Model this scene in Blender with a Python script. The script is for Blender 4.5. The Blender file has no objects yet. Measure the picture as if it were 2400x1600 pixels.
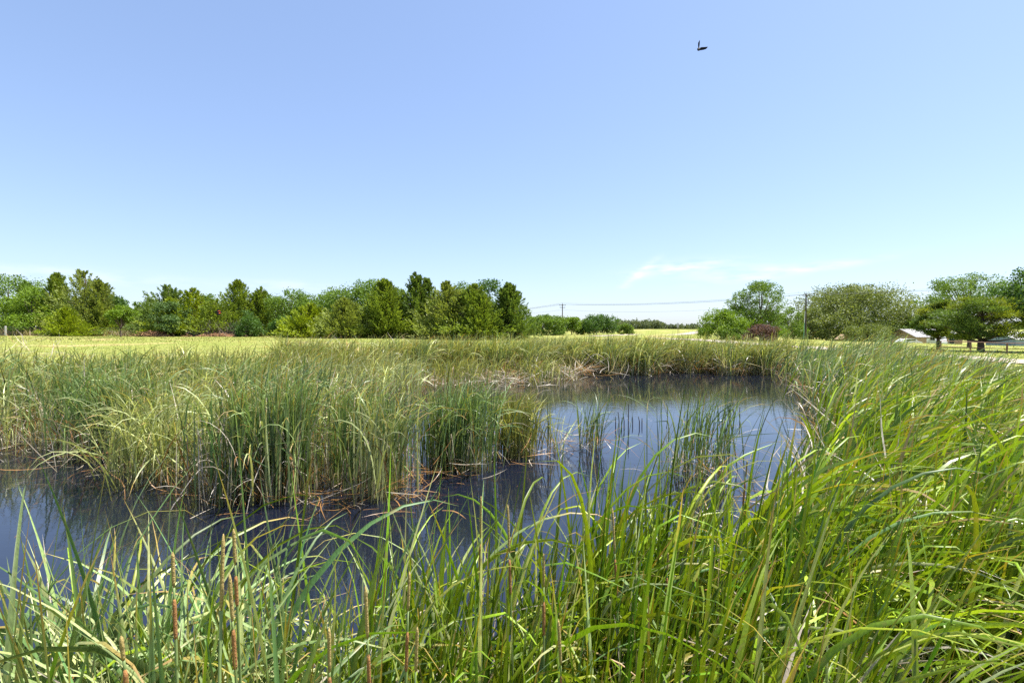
import bpy, math, random
import numpy as np
from mathutils import Vector, Matrix

R = math.radians
rng = np.random.default_rng(7)
random.seed(7)
scene = bpy.context.scene
COL = scene.collection

# ------------------------------------------------------------------ camera
H, F, HOR = 2.2, 1200.0, 770.0          # camera height over the water, focal length and horizon row in photo pixels
cd = bpy.data.cameras.new("camera")
cd.lens = 18.0; cd.sensor_width = 36.0; cd.clip_start = 0.05; cd.clip_end = 6000
cam = bpy.data.objects.new("camera", cd); COL.objects.link(cam)
cam.location = (0, 0, H)
cam.rotation_euler = (R(90 - 1.43), 0, 0)
scene.camera = cam

# ------------------------------------------------------------------ sky and sun
SUN_EL, SUN_AZ = R(65), R(78)            # azimuth measured from the view direction (+Y) towards +X
w = bpy.data.worlds.new("World"); scene.world = w; w.use_nodes = True
nt = w.node_tree; nt.nodes.clear()
N = nt.nodes.new; LK = nt.links.new
out = N("ShaderNodeOutputWorld"); bg = N("ShaderNodeBackground")
sky = N("ShaderNodeTexSky"); sky.sky_type = 'NISHITA'; sky.sun_disc = False
sky.sun_elevation = SUN_EL; sky.sun_rotation = SUN_AZ
sky.altitude = 200; sky.air_density = 1.0; sky.dust_density = 0.8; sky.ozone_density = 3.0
bg.inputs[1].default_value = 0.15
tc = N("ShaderNodeTexCoord")
sep = N("ShaderNodeSeparateXYZ"); LK(tc.outputs["Generated"], sep.inputs[0])
def mth(op, a, b=None, clamp=False):
    n = N("ShaderNodeMath"); n.operation = op; n.use_clamp = clamp
    for i, v in enumerate((a, b)):
        if v is None: continue
        if isinstance(v, (int, float)): n.inputs[i].default_value = v
        else: LK(v, n.inputs[i])
    return n.outputs[0]
az_ = mth('ARCTAN2', sep.outputs[0], sep.outputs[1])
el_ = mth('ARCSINE', sep.outputs[2])
cmb = N("ShaderNodeCombineXYZ"); LK(az_, cmb.inputs[0]); LK(el_, cmb.inputs[1])
mp = N("ShaderNodeMapping"); mp.inputs["Scale"].default_value = (14, 60, 1); mp.inputs["Rotation"].default_value = (0, 0, R(-8))
LK(cmb.outputs[0], mp.inputs[0])
nz = N("ShaderNodeTexNoise"); nz.inputs["Scale"].default_value = 1.3; nz.inputs["Detail"].default_value = 7
LK(mp.outputs[0], nz.inputs["Vector"])
total = None
for (px, py, sx, sy, rot, amt) in ((1497, 642, 42, 9, 38, 1.1), (1600, 628, 95, 14, 4, 1.1), (1760, 642, 120, 14, 5, .8), (1930, 625, 110, 8, 6, .6),
                                   (280, 655, 150, 12, 0, .4), (40, 640, 110, 12, 4, .5), (660, 668, 110, 10, 0, .4)):
    a0 = math.atan((px - 1200) / F); e0 = math.atan((HOR - py) / F * math.cos(a0))
    sa, se = sx / F * math.cos(a0), sy / F
    da = mth('SUBTRACT', az_, a0); de = mth('SUBTRACT', el_, e0)
    c, s = math.cos(R(rot)), math.sin(R(rot))
    u = mth('ADD', mth('MULTIPLY', da, c), mth('MULTIPLY', de, s))
    v = mth('SUBTRACT', mth('MULTIPLY', de, c), mth('MULTIPLY', da, s))
    u = mth('DIVIDE', u, sa); v = mth('DIVIDE', v, se)
    r2 = mth('ADD', mth('MULTIPLY', u, u), mth('MULTIPLY', v, v))
    g = mth('MULTIPLY', mth('EXPONENT', mth('MULTIPLY', r2, -1.0)), amt)
    total = g if total is None else mth('ADD', total, g)
cl = mth('MULTIPLY', total, mth('MULTIPLY', mth('SUBTRACT', nz.outputs[0], 0.36), 3.6, True), True)
mix = N("ShaderNodeMix"); mix.data_type = 'RGBA'
wb = N("ShaderNodeMix"); wb.data_type = 'RGBA'; wb.blend_type = 'MULTIPLY'; wb.inputs[0].default_value = 1
wb.inputs[7].default_value = (.845, .91, 1.07, 1)
gm = N('ShaderNodeGamma'); gm.inputs[1].default_value = .66          # the camera's soft highlight curve
LK(sky.outputs[0], gm.inputs[0]); LK(gm.outputs[0], wb.inputs[6])       # the camera's cool white balance
LK(mth('MULTIPLY', cl, 0.75), mix.inputs[0]); LK(wb.outputs[2], mix.inputs[6]); mix.inputs[7].default_value = (3.2, 3.3, 3.4, 1)
LK(mix.outputs[2], bg.inputs[0]); LK(bg.outputs[0], out.inputs[0])

sd = bpy.data.lights.new("sun", 'SUN'); sd.energy = 5.0; sd.angle = R(0.53); sd.color = (1.0, 0.955, 0.88)
sun = bpy.data.objects.new("sun", sd); COL.objects.link(sun)
sdir = Vector((math.sin(SUN_AZ) * math.cos(SUN_EL), math.cos(SUN_AZ) * math.cos(SUN_EL), math.sin(SUN_EL)))
sun.rotation_euler = sdir.to_track_quat('Z', 'Y').to_euler()
sun.location = (30, 20, 60)

vs = scene.view_settings
vs.view_transform = 'Standard'; vs.look = 'None'; vs.gamma = 1; vs.use_curve_mapping = False
vs.exposure = 1.28
cy = scene.cycles
cy.use_denoising = False
cy.max_bounces = 7; cy.diffuse_bounces = 3; cy.glossy_bounces = 3; cy.transmission_bounces = 4
cy.caustics_reflective = False; cy.caustics_refractive = False
cy.sample_clamp_indirect = 6

# ------------------------------------------------------------------ helpers
def at(px, py, d):
    return np.array([(px - 1200) / F * d, d, H - (py - HOR) / F * d])
def tag(o, label=None, cat=None, group=None, kind=None):
    if label: o["label"] = label
    if cat: o["category"] = cat
    if group: o["group"] = group
    if kind: o["kind"] = kind
    return o
def empty(name, loc, parent=None):
    o = bpy.data.objects.new(name, None); COL.objects.link(o)
    o.empty_display_size = 0.2
    o.location = loc
    if parent: o.parent = parent
    return o
def mesh_np(name, V, Q, cols=None, mat=None, smooth=False):
    """V (n,3), Q (m,k) constant size faces, cols (n,3) vertex colours -> mesh datablock"""
    V = np.asarray(V, dtype=np.float32); Q = np.asarray(Q, dtype=np.int32)
    me = bpy.data.meshes.new(name)
    me.vertices.add(len(V)); me.vertices.foreach_set("co", V.ravel())
    k = Q.shape[1]
    me.loops.add(Q.size); me.loops.foreach_set("vertex_index", Q.ravel())
    me.polygons.add(len(Q))
    me.polygons.foreach_set("loop_start", np.arange(0, Q.size, k, dtype=np.int32))
    try: me.polygons.foreach_set("loop_total", np.full(len(Q), k, dtype=np.int32))
    except Exception: pass
    if smooth: me.polygons.foreach_set("use_smooth", np.ones(len(Q), dtype=bool))
    me.update(calc_edges=True)
    if cols is not None:
        a = me.attributes.new("Col", 'FLOAT_COLOR', 'POINT')
        c4 = np.ones((len(V), 4), dtype=np.float32); c4[:, :3] = cols
        a.data.foreach_set("color", c4.ravel())
    if mat: me.materials.append(mat)
    return me
def obj(name, me, parent=None, loc=None):
    o = bpy.data.objects.new(name, me); COL.objects.link(o)
    if parent: o.parent = parent
    if loc is not None: o.location = loc
    return o
def py_mesh(name, verts, faces, mat=None, smooth=False, bevel=0):
    me = bpy.data.meshes.new(name); me.from_pydata([tuple(v) for v in verts], [], [tuple(f) for f in faces]); me.update()
    if mat: me.materials.append(mat)
    if smooth:
        me.polygons.foreach_set("use_smooth", np.ones(len(me.polygons), dtype=bool))
    return me
class MB:
    def __init__(self): self.v = []; self.f = []
    def box(self, c, s, rz=0, ry=0):
        m = Matrix.Translation(c) @ Matrix.Rotation(rz, 4, 'Z') @ Matrix.Rotation(ry, 4, 'Y')
        n = len(self.v)
        for x in (-.5, .5):
            for y in (-.5, .5):
                for z in (-.5, .5): self.v.append(m @ Vector((x * s[0], y * s[1], z * s[2])))
        for f in ((0, 1, 3, 2), (4, 6, 7, 5), (0, 4, 5, 1), (2, 3, 7, 6), (0, 2, 6, 4), (1, 5, 7, 3)): self.f.append([n + i for i in f])
        return self
    def tube(self, pts, rad, seg=6, caps=True):
        pts = [Vector(p) for p in pts]
        if not hasattr(rad, '__len__'): rad = [rad] * len(pts)
        n0 = len(self.v)
        for i, p in enumerate(pts):
            t = (pts[min(i + 1, len(pts) - 1)] - pts[max(i - 1, 0)])
            t = t.normalized() if t.length > 1e-9 else Vector((0, 0, 1))
            a = t.cross(Vector((0, 0, 1)))
            if a.length < 0.05: a = t.cross(Vector((1, 0, 0)))
            a.normalize(); b = t.cross(a)
            for k in range(seg):
                q = 2 * math.pi * k / seg
                self.v.append(p + (a * math.cos(q) + b * math.sin(q)) * rad[i])
        for i in range(len(pts) - 1):
            for k in range(seg):
                k2 = (k + 1) % seg
                self.f.append([n0 + i * seg + k, n0 + i * seg + k2, n0 + (i + 1) * seg + k2, n0 + (i + 1) * seg + k])
        if caps:
            self.f.append([n0 + k for k in range(seg)][::-1])
            e = n0 + (len(pts) - 1) * seg
            self.f.append([e + k for k in range(seg)])
        return self
    def prism(self, poly, axis_off):
        """closed polygon extruded by the vector axis_off"""
        n0 = len(self.v); n = len(poly); off = Vector(axis_off)
        for p in poly: self.v.append(Vector(p))
        for p in poly: self.v.append(Vector(p) + off)
        self.f.append([n0 + i for i in range(n)][::-1]); self.f.append([n0 + n + i for i in range(n)])
        for i in range(n):
            j = (i + 1) % n
            self.f.append([n0 + i, n0 + j, n0 + n + j, n0 + n + i])
        return self
    def build(self, name, mat, parent=None, smooth=False):
        return obj(name, py_mesh(name, self.v, self.f, mat, smooth), parent)

# ------------------------------------------------------------------ materials
def newmat(name):
    m = bpy.data.materials.new(name); m.use_nodes = True
    t = m.node_tree; t.nodes.clear()
    o = t.nodes.new("ShaderNodeOutputMaterial")
    return m, t, o
def leafmat(name, transl=0.4, rough=0.5, spec=0.35, obj_var=0.0, gain=1.0, tint=(1.25, 1.2, 0.55), streak=0):
    m, t, o = newmat(name)
    at_ = t.nodes.new("ShaderNodeAttribute"); at_.attribute_name = "Col"
    src = at_.outputs["Color"]
    if obj_var:
        oi = t.nodes.new("ShaderNodeObjectInfo")
        hs = t.nodes.new("ShaderNodeHueSaturation")
        mr = t.nodes.new("ShaderNodeMapRange"); mr.inputs[3].default_value = 0.5 - obj_var * .12; mr.inputs[4].default_value = 0.5 + obj_var * .12
        t.links.new(oi.outputs["Random"], mr.inputs[0]); t.links.new(mr.outputs[0], hs.inputs["Hue"])
        ml = t.nodes.new("ShaderNodeMath"); ml.operation = 'MULTIPLY'; ml.inputs[1].default_value = 7.77; t.links.new(oi.outputs["Random"], ml.inputs[0])
        fr = t.nodes.new("ShaderNodeMath"); fr.operation = 'FRACT'; t.links.new(ml.outputs[0], fr.inputs[0])
        mr2 = t.nodes.new("ShaderNodeMapRange"); mr2.inputs[3].default_value = 0.75; mr2.inputs[4].default_value = 1.25
        t.links.new(fr.outputs[0], mr2.inputs[0]); t.links.new(mr2.outputs[0], hs.inputs["Value"])
        t.links.new(src, hs.inputs["Color"]); src = hs.outputs[0]
    if streak:
        tcn = t.nodes.new("ShaderNodeTexCoord"); mpn = t.nodes.new("ShaderNodeMapping"); mpn.inputs["Scale"].default_value = (1, 1, .03)
        t.links.new(tcn.outputs["Object"], mpn.inputs[0])
        n1 = t.nodes.new("ShaderNodeTexNoise"); n1.inputs["Scale"].default_value = streak; n1.inputs["Detail"].default_value = 3; t.links.new(mpn.outputs[0], n1.inputs["Vector"])
        n2 = t.nodes.new("ShaderNodeTexNoise"); n2.inputs["Scale"].default_value = 28; n2.inputs["Detail"].default_value = 5; t.links.new(tcn.outputs["Object"], n2.inputs["Vector"])
        m1 = t.nodes.new("ShaderNodeMapRange"); m1.inputs[1].default_value = .3; m1.inputs[2].default_value = .7; m1.inputs[3].default_value = .72; m1.inputs[4].default_value = 1.22; t.links.new(n1.outputs[0], m1.inputs[0])
        vm = t.nodes.new("ShaderNodeVectorMath"); vm.operation = 'SCALE'; t.links.new(src, vm.inputs[0]); t.links.new(m1.outputs[0], vm.inputs["Scale"])
        m2 = t.nodes.new("ShaderNodeMapRange"); m2.inputs[1].default_value = .60; m2.inputs[2].default_value = .72; m2.inputs[4].default_value = .6; t.links.new(n2.outputs[0], m2.inputs[0])
        mb_ = t.nodes.new("ShaderNodeMix"); mb_.data_type = 'RGBA'; t.links.new(m2.outputs[0], mb_.inputs[0]); t.links.new(vm.outputs[0], mb_.inputs[6]); mb_.inputs[7].default_value = (.26, .19, .07, 1)
        src = mb_.outputs[2]
    p = t.nodes.new("ShaderNodeBsdfPrincipled"); p.inputs["Roughness"].default_value = rough
    p.inputs["Specular IOR Level"].default_value = spec
    t.links.new(src, p.inputs["Base Color"])
    tr = t.nodes.new("ShaderNodeBsdfTranslucent")
    mu = t.nodes.new("ShaderNodeMix"); mu.data_type = 'RGBA'; mu.blend_type = 'MULTIPLY'; mu.inputs[0].default_value = 1
    mu.inputs[7].default_value = (*[c * gain for c in tint], 1)
    t.links.new(src, mu.inputs[6]); t.links.new(mu.outputs[2], tr.inputs[0])
    mx = t.nodes.new("ShaderNodeMixShader"); mx.inputs[0].default_value = transl
    t.links.new(p.outputs[0], mx.inputs[1]); t.links.new(tr.outputs[0], mx.inputs[2]); t.links.new(mx.outputs[0], o.inputs[0])
    return m
def plain(name, col, rough=0.7, metal=0, noise=0.25, scale=6.0, bump=0.0, stretch=(1, 1, 1)):
    m, t, o = newmat(name)
    p = t.nodes.new("ShaderNodeBsdfPrincipled"); p.inputs["Roughness"].default_value = rough; p.inputs["Metallic"].default_value = metal
    tcn = t.nodes.new("ShaderNodeTexCoord"); mpn = t.nodes.new("ShaderNodeMapping"); mpn.inputs["Scale"].default_value = stretch
    t.links.new(tcn.outputs["Object"], mpn.inputs[0])
    nn = t.nodes.new("ShaderNodeTexNoise"); nn.inputs["Scale"].default_value = scale; nn.inputs["Detail"].default_value = 5
    t.links.new(mpn.outputs[0], nn.inputs["Vector"])
    rp = t.nodes.new("ShaderNodeValToRGB")
    rp.color_ramp.elements[0].position = .3; rp.color_ramp.elements[1].position = .7
    rp.color_ramp.elements[0].color = (*[c * (1 - noise) for c in col], 1); rp.color_ramp.elements[1].color = (*[min(.95, c * (1 + noise)) for c in col], 1)
    t.links.new(nn.outputs[0], rp.inputs[0]); t.links.new(rp.outputs[0], p.inputs["Base Color"])
    if bump:
        b = t.nodes.new("ShaderNodeBump"); b.inputs["Strength"].default_value = bump; b.inputs["Distance"].default_value = .02
        t.links.new(nn.outputs[0], b.inputs["Height"]); t.links.new(b.outputs[0], p.inputs["Normal"])
    t.links.new(p.outputs[0], o.inputs[0])
    return m
M_REED = leafmat("reed_leaf", .26, .40, .45, streak=250)
M_CAT = leafmat("cattail_leaf", .30, .42, .4, obj_var=.22, streak=330)
M_FOL = leafmat("tree_foliage", .33, .55, .25)
M_GRASS = leafmat("grass_blade", .35, .6, .2)
M_BARK = plain("bark", (.085, .06, .045), .9, noise=.5, scale=4, bump=.6, stretch=(3, 3, .6))
M_PALEBARK = plain("grey_twig", (.22, .18, .15), .9, noise=.3, scale=4)
M_POLE = plain("creosoted_wood", (.055, .037, .03), .85, noise=.4, scale=3, stretch=(4, 4, .4))
M_GREYWOOD = plain("weathered_wood", (.42, .40, .38), .85, noise=.25, scale=8, stretch=(4, 4, .5))
M_RUST = plain("rusty_steel", (.17, .085, .06), .8, noise=.4, scale=10)
M_WHITE = plain("white_paint", (.78, .78, .76), .5, noise=.05)
M_WIRE = plain("wire", (.16, .16, .17), .5, metal=.6, noise=.1)
M_GALV = plain("galvanised_steel", (.42, .44, .47), .45, metal=.5, noise=.15)
M_ROOF = plain("grey_metal_roof", (.22, .215, .22), .5, noise=.08, scale=2)
M_WROOF = plain("white_metal_roof", (.72, .70, .68), .5, noise=.06, scale=1)
M_TAN = plain("tan_board_wall", (.42, .29, .17), .8, noise=.15, scale=2)
M_BLUE = plain("blue_grey_metal_wall", (.26, .33, .40), .5, noise=.08, scale=2)
M_GLASS = plain("dark_glass", (.02, .025, .03), .08, noise=.1)
M_TYRE = plain("tyre_rubber", (.02, .02, .02), .8)
M_GREENP = plain("green_guard_plastic", (.12, .36, .27), .5, noise=.1)
M_INSUL = plain("porcelain", (.3, .28, .27), .3)
M_SPIKE = plain("pollen_spike", (.30, .22, .075), .95, noise=.4, scale=160, bump=.4)
M_SEED = plain("seed_head_brown", (.27, .125, .04), .95, noise=.3, scale=160, bump=.3)
M_STEM = plain("cattail_stem", (.16, .22, .07), .6, noise=.2, scale=10)
M_DEADWOOD = plain("dead_branch", (.34, .19, .10), .9, noise=.4, scale=5)
M_STALK = plain("broken_stalk", (.11, .075, .06), .9, noise=.3, scale=12)

# ------------------------------------------------------------------ terrain
POND = np.array([(-7, .9), (-3, 1.0), (.6, 1.0), (1.6, 2.0), (3.0, 3.6), (5.2, 5.0), (8.6, 7.0), (11.5, 9.5), (13.0, 13), (13.8, 19), (13.5, 25.2),
                 (9, 26.2), (4, 26.6), (0, 26.4), (-4, 24.5), (-8, 20.5), (-13, 16.5), (-17, 13), (-17, 8), (-13, 3)], float)
def pond_sd(X, Y):
    P = np.stack([X, Y], -1); best = np.full(X.shape, 1e9); inside = np.zeros(X.shape, bool)
    n = len(POND)
    for i in range(n):
        a, b = POND[i], POND[(i + 1) % n]
        ab = b - a; t = np.clip(((P - a) @ ab) / (ab @ ab), 0, 1)
        dd = np.linalg.norm(P - (a + t[..., None] * ab), axis=-1); best = np.minimum(best, dd)
        c = ((a[1] > Y) != (b[1] > Y)) & (X < (b[0] - a[0]) * (Y - a[1]) / (b[1] - a[1] + 1e-12) + a[0])
        inside ^= c
    return np.where(inside, -best, best)
CTRL = []
for px, d, z in ((-100, 21, 1.12), (300, 21, 1.12), (600, 25, 1.08), (0, 45, 1.18), (400, 45, 1.14), (0, 72, 1.2), (400, 72, 1.12), (700, 72, 1.08), (800, 60, 1.05), (1100, 58, .98),
                 (1000, 34, 1.0), (1300, 34, .95), (1300, 60, .85), (1300, 130, .55), (1560, 67, .72), (1560, 120, .75), (1560, 250, 1.95), (1250, 250, 1.6), (900, 150, 1.2),
                 (1888, 111, -.1), (2000, 80, .1), (2150, 112, -1.9), (1979, 112, -.8), (2190, 104, -1.35), (2130, 100, -1.2), (2180, 62, -.1), (2390, 108, -1.5), (2300, 32, .5), (2000, 32, .62), (1700, 40, .7), (2300, 260, 1.75), (2650, 260, 1.8), (2000, 260, 1.6),
                 (2600, 60, -.3), (2290, 42, .32), (2450, 42, .25), (300, 160, 1.3), (-400, 100, 1.3), (2600, 14, .6), (2500, 5, .55)):
    CTRL.append(((px - 1200) / F * d, d, z))
CTRL += [(0, -1, .62), (-3, -1, .65), (4, 0, .62), (-12, 0, .9), (12, 2, .7), (0, -12, .9), (-25, -10, 1.1), (25, -10, .8), (0, -60, 1.0), (0, 600, 2.2), (500, 400, 2.0), (-500, 300, 2.0),
         (500, -300, 1.5), (-500, -300, 1.5), (0, -600, 1.5), (1500, 1500, 2), (-1500, 1500, 2), (1500, -1500, 2), (-1500, -1500, 2)]
CTRL = np.array(CTRL)
def ground(X, Y):
    X = np.asarray(X, float); Y = np.asarray(Y, float)
    num = np.zeros(X.shape); den = np.zeros(X.shape)
    for cx, cy_, cz in CTRL:
        wgt = 1.0 / (((X - cx) ** 2 + (Y - cy_) ** 2) + 4.0) ** 1.6
        num += wgt * cz; den += wgt
    land = num / den
    sdv = pond_sd(X, Y)
    s = np.clip(sdv / 3.2, 0, 1); s = s * s * (3 - 2 * s)
    s1 = np.clip(sdv / 1.0, 0, 1)
    z = np.where(sdv < 0, -.06 - np.minimum(.5, -sdv * .25), -.06 + .18 * s1 * (1 - s) + s * (land + .06))
    z = z + np.where(sdv > 1, .03 * np.sin(X * .9 + 1.3 * np.sin(Y * .37)) * np.sin(Y * .8 + X * .21), 0)
    return z
def gz(x, y): return float(ground(np.array([x]), np.array([y]))[0])

NR, NA = 230, 300
rr = np.concatenate([[0.0], np.geomspace(.35, 3500, NR)])
aa = np.linspace(0, 2 * np.pi, NA, endpoint=False)
RR, AA = np.meshgrid(rr, aa, indexing='ij')
GX, GY = RR * np.sin(AA), RR * np.cos(AA)
GZ = ground(GX, GY)
idx = np.arange((NR + 1) * NA).reshape(NR + 1, NA)
Q = np.stack([idx[:-1], np.roll(idx[:-1], -1, 1), np.roll(idx[1:], -1, 1), idx[1:]], -1).reshape(-1, 4)[:, ::-1]
wet = np.clip(1 - pond_sd(GX, GY) / 1.6, 0, 1)
gcol = np.stack([wet.ravel(), np.zeros(wet.size), np.zeros(wet.size)], -1)

def ground_mat():
    m, t, o = newmat("meadow_ground")
    L = t.links.new
    p = t.nodes.new("ShaderNodeBsdfPrincipled"); p.inputs["Roughness"].default_value = .9; p.inputs["Specular IOR Level"].default_value = .1
    g = t.nodes.new("ShaderNodeNewGeometry")
    def noise(scale, detail=5, st=(1, 1, 1), off=0):
        mpn = t.nodes.new("ShaderNodeMapping"); mpn.inputs["Scale"].default_value = st; mpn.inputs["Location"].default_value = (off, off, 0)
        L(g.outputs["Position"], mpn.inputs[0])
        n = t.nodes.new("ShaderNodeTexNoise"); n.inputs["Scale"].default_value = scale; n.inputs["Detail"].default_value = detail
        L(mpn.outputs[0], n.inputs["Vector"]); return n.outputs[0]
    def ramp(src, stops):
        r = t.nodes.new("ShaderNodeValToRGB"); e = r.color_ramp.elements
        while len(e) < len(stops): e.new(.5)
        for k, (pos, c) in enumerate(stops): e[k].position = pos; e[k].color = (*c, 1)
        L(src, r.inputs[0]); return r.outputs[0]
    def mixc(f, a, b):
        n = t.nodes.new("ShaderNodeMix"); n.data_type = 'RGBA'
        for sck, v in ((0, f), (6, a), (7, b)):
            if isinstance(v, tuple): n.inputs[sck].default_value = (*v, 1)
            elif isinstance(v, (int, float)): n.inputs[sck].default_value = v
            else: L(v, n.inputs[sck])
        return n.outputs[2]
    base = ramp(noise(.30, 6, (.28, 1, 1)), [(.3, (.115, .165, .032)), (.5, (.165, .195, .05)), (.7, (.235, .225, .08))])
    fine = ramp(noise(5, 6), [(.3, (.13, .17, .025)), (.55, (.30, .30, .06)), (.8, (.44, .38, .14))])
    c = mixc(.45, base, fine)
    patch = ramp(noise(.12, 4, (1, 1, 1), 31), [(.56, (0, 0, 0)), (.68, (1, 1, 1))])
    c = mixc(patch, c, (.40, .30, .14))
    a = t.nodes.new("ShaderNodeAttribute"); a.attribute_name = "Col"
    sp = t.nodes.new("ShaderNodeSeparateColor"); L(a.outputs[0], sp.inputs[0])
    mud = ramp(noise(3, 6), [(.3, (.06, .042, .025)), (.7, (.16, .11, .065))])
    c = mixc(sp.outputs[0], c, mud)
    L(c, p.inputs["Base Color"])
    b = t.nodes.new("ShaderNodeBump"); b.inputs["Strength"].default_value = .6; b.inputs["Distance"].default_value = .08
    L(noise(8, 6), b.inputs["Height"]); L(b.outputs[0], p.inputs["Normal"])
    L(p.outputs[0], o.inputs[0]); return m
go = obj("ground", mesh_np("ground", np.stack([GX, GY, GZ], -1).reshape(-1, 3), Q, gcol, ground_mat(), True))
tag(go, "yellow-green meadow ground around the pond", None, None, "structure")

# water
def water_mat():
    m, t, o = newmat("pond_water")
    L = t.links.new
    p = t.nodes.new("ShaderNodeBsdfPrincipled"); p.inputs["Base Color"].default_value = (.006, .008, .017, 1)
    p.inputs["Roughness"].default_value = .03; p.inputs["IOR"].default_value = 1.68
    g = t.nodes.new("ShaderNodeNewGeometry")
    mpn = t.nodes.new("ShaderNodeMapping"); mpn.inputs["Scale"].default_value = (1, 1.9, 1); mpn.inputs["Rotation"].default_value = (0, 0, R(12)); L(g.outputs["Position"], mpn.inputs[0])
    n1 = t.nodes.new("ShaderNodeTexNoise"); n1.inputs["Scale"].default_value = 3.6; n1.inputs["Detail"].default_value = 4; L(mpn.outputs[0], n1.inputs["Vector"])
    n2 = t.nodes.new("ShaderNodeTexNoise"); n2.inputs["Scale"].default_value = .25; n2.inputs["Detail"].default_value = 2; L(mpn.outputs[0], n2.inputs["Vector"])
    mr = t.nodes.new("ShaderNodeMapRange"); mr.inputs[1].default_value = .35; mr.inputs[2].default_value = .65; mr.inputs[3].default_value = .015; mr.inputs[4].default_value = .08; L(n2.outputs[0], mr.inputs[0])
    b = t.nodes.new("ShaderNodeBump"); b.inputs["Distance"].default_value = .05; L(n1.outputs[0], b.inputs["Height"]); L(mr.outputs[0], b.inputs["Strength"])
    L(b.outputs[0], p.inputs["Normal"]); L(p.outputs[0], o.inputs[0]); return m
ctr = POND.mean(0)
wp = []
for i in range(len(POND)):
    a, b, c = POND[i - 1], POND[i], POND[(i + 1) % len(POND)]
    e1 = (b - a) / np.linalg.norm(b - a); e2 = (c - b) / np.linalg.norm(c - b)
    nrm = np.array([e1[1] + e2[1], -(e1[0] + e2[0])]); nrm /= np.linalg.norm(nrm)
    q = b + nrm * .6
    wp.append((q[0], q[1], 0))
wo = obj("pond_water", py_mesh("pond_water", wp, [list(range(len(wp)))], water_mat()))
if wo.data.polygons[0].normal.z < 0: wo.data.flip_normals()
tag(wo, "dark still pond water reflecting the blue sky", None, None, "structure")

# gravel road running away on the right, and a far dirt track
def strip(name, pts, width, mat, lift, label):
    V, Qf = [], []
    pts = np.array(pts, float)
    for i, p in enumerate(pts):
        tdir = pts[min(i + 1, len(pts) - 1)] - pts[max(i - 1, 0)]; tdir /= np.linalg.norm(tdir)
        nn = np.array([tdir[1], -tdir[0]])
        for s in (-.5, -.17, .17, .5):
            q = p + nn * s * width
            V.append((q[0], q[1], gz(q[0], q[1]) + lift + (.05 if abs(s) < .3 else .0)))
    for i in range(len(pts) - 1):
        for k in range(3): Qf.append((i * 4 + k, i * 4 + k + 1, i * 4 + k + 5, i * 4 + k + 4))
    me = mesh_np(name, V, np.array(Qf), None, mat, True)
    o = obj(name, me); tag(o, label, None, None, "structure"); return o
M_GRAVEL = plain("pale_gravel", (.36, .30, .24), .95, noise=.2, scale=3, bump=.5)
strip("gravel_road", [(24.5 + .6 * math.sin(y * .05), y) for y in np.linspace(-30, 82, 110)], 4.2, M_GRAVEL, .05, "pale gravel road running away beside the reeds")
strip("dirt_track", [tuple(at(px, 0, d)[:2]) for px, d in ((1380, 110), (1430, 118), (1480, 128), (1540, 150), (1600, 180), (1650, 210), (1720, 235), (1800, 245))], 5, M_GRAVEL, .06, "pale dirt track crossing the far field")

# ------------------------------------------------------------------ blades
def lerp(a, b, t): return a + (b - a) * t
def blades(base, L, az, th0, bend, p, W, twist, kink_s, kink_a, cbase, cmid, dry, S=6, fold=0.0, swerve=None):
    """ribbons grown from base points; dry = relative length where the tip has dried (>1.2: green to the end)"""
    n = len(base); s = np.linspace(0, 1, S + 1)[None, :]
    th = th0[:, None] + bend[:, None] * s ** p[:, None] + kink_a[:, None] / (1 + np.exp(-(s - kink_s[:, None]) * 40))
    A = az[:, None] + (0 if swerve is None else swerve[:, None] * s)
    T = np.stack([np.sin(th) * np.cos(A), np.sin(th) * np.sin(A), np.cos(th)], -1)
    step = (L / S)[:, None, None] * .5 * (T[:, 1:] + T[:, :-1])
    P = np.concatenate([base[:, None, :], base[:, None, :] + np.cumsum(step, 1)], 1)
    B = np.stack([-np.sin(A), np.cos(A), np.zeros_like(A)], -1)
    Nn = np.cross(T, B)
    tw = twist[:, None] * (.35 + .65 * s)
    side = B * np.cos(tw)[..., None] + Nn * np.sin(tw)[..., None]
    nor = np.cross(side, T)
    prof = np.minimum(1, np.maximum(1 - s, 0) / .42) ** .75 * (.6 + .4 * np.minimum(1, s / .3)) + .02
    hw = (W[:, None] * prof)[..., None] * .5
    if fold > 0:
        V = np.stack([P - side * hw + nor * hw * fold, P, P + side * hw + nor * hw * fold], 2); K = 3
    else:
        V = np.stack([P - side * hw, P + side * hw], 2); K = 2
    c = lerp(cbase[:, None, :], cmid[:, None, :], np.clip(s / .22, 0, 1)[..., None])
    t1 = np.clip((s - dry[:, None]) / .10, 0, 1)[..., None]; t2 = np.clip((s - dry[:, None] - .09) / .10, 0, 1)[..., None]
    c = lerp(c, np.array([.42, .27, .02]), t1 * .9); c = lerp(c, np.array([.40, .27, .15]), t2)
    Cc = np.repeat(c[:, :, None, :], K, 2)
    off = (np.arange(n) * (S + 1) * K)[:, None, None]
    i = np.arange(S)[None, :, None]; k = np.arange(K - 1)[None, None, :]
    q = np.stack([off + i * K + k, off + i * K + k + 1, off + (i + 1) * K + k + 1, off + (i + 1) * K + k], -1).reshape(-1, 4)
    return V.reshape(-1, 3), q, Cc.reshape(-1, 3)
def merge(parts):
    V, Qs, C, o = [], [], [], 0
    for v, q, c in parts:
        V.append(v); Qs.append(q + o); C.append(c); o += len(v)
    return np.concatenate(V), np.concatenate(Qs), np.concatenate(C)
U = lambda a, b, n: rng.uniform(a, b, n)
WIND = math.atan2(-.62, .78)            # the wind bends the leaves towards the camera and to the right
def wind_az(n, spread): return WIND + rng.normal(0, spread, n)
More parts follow.
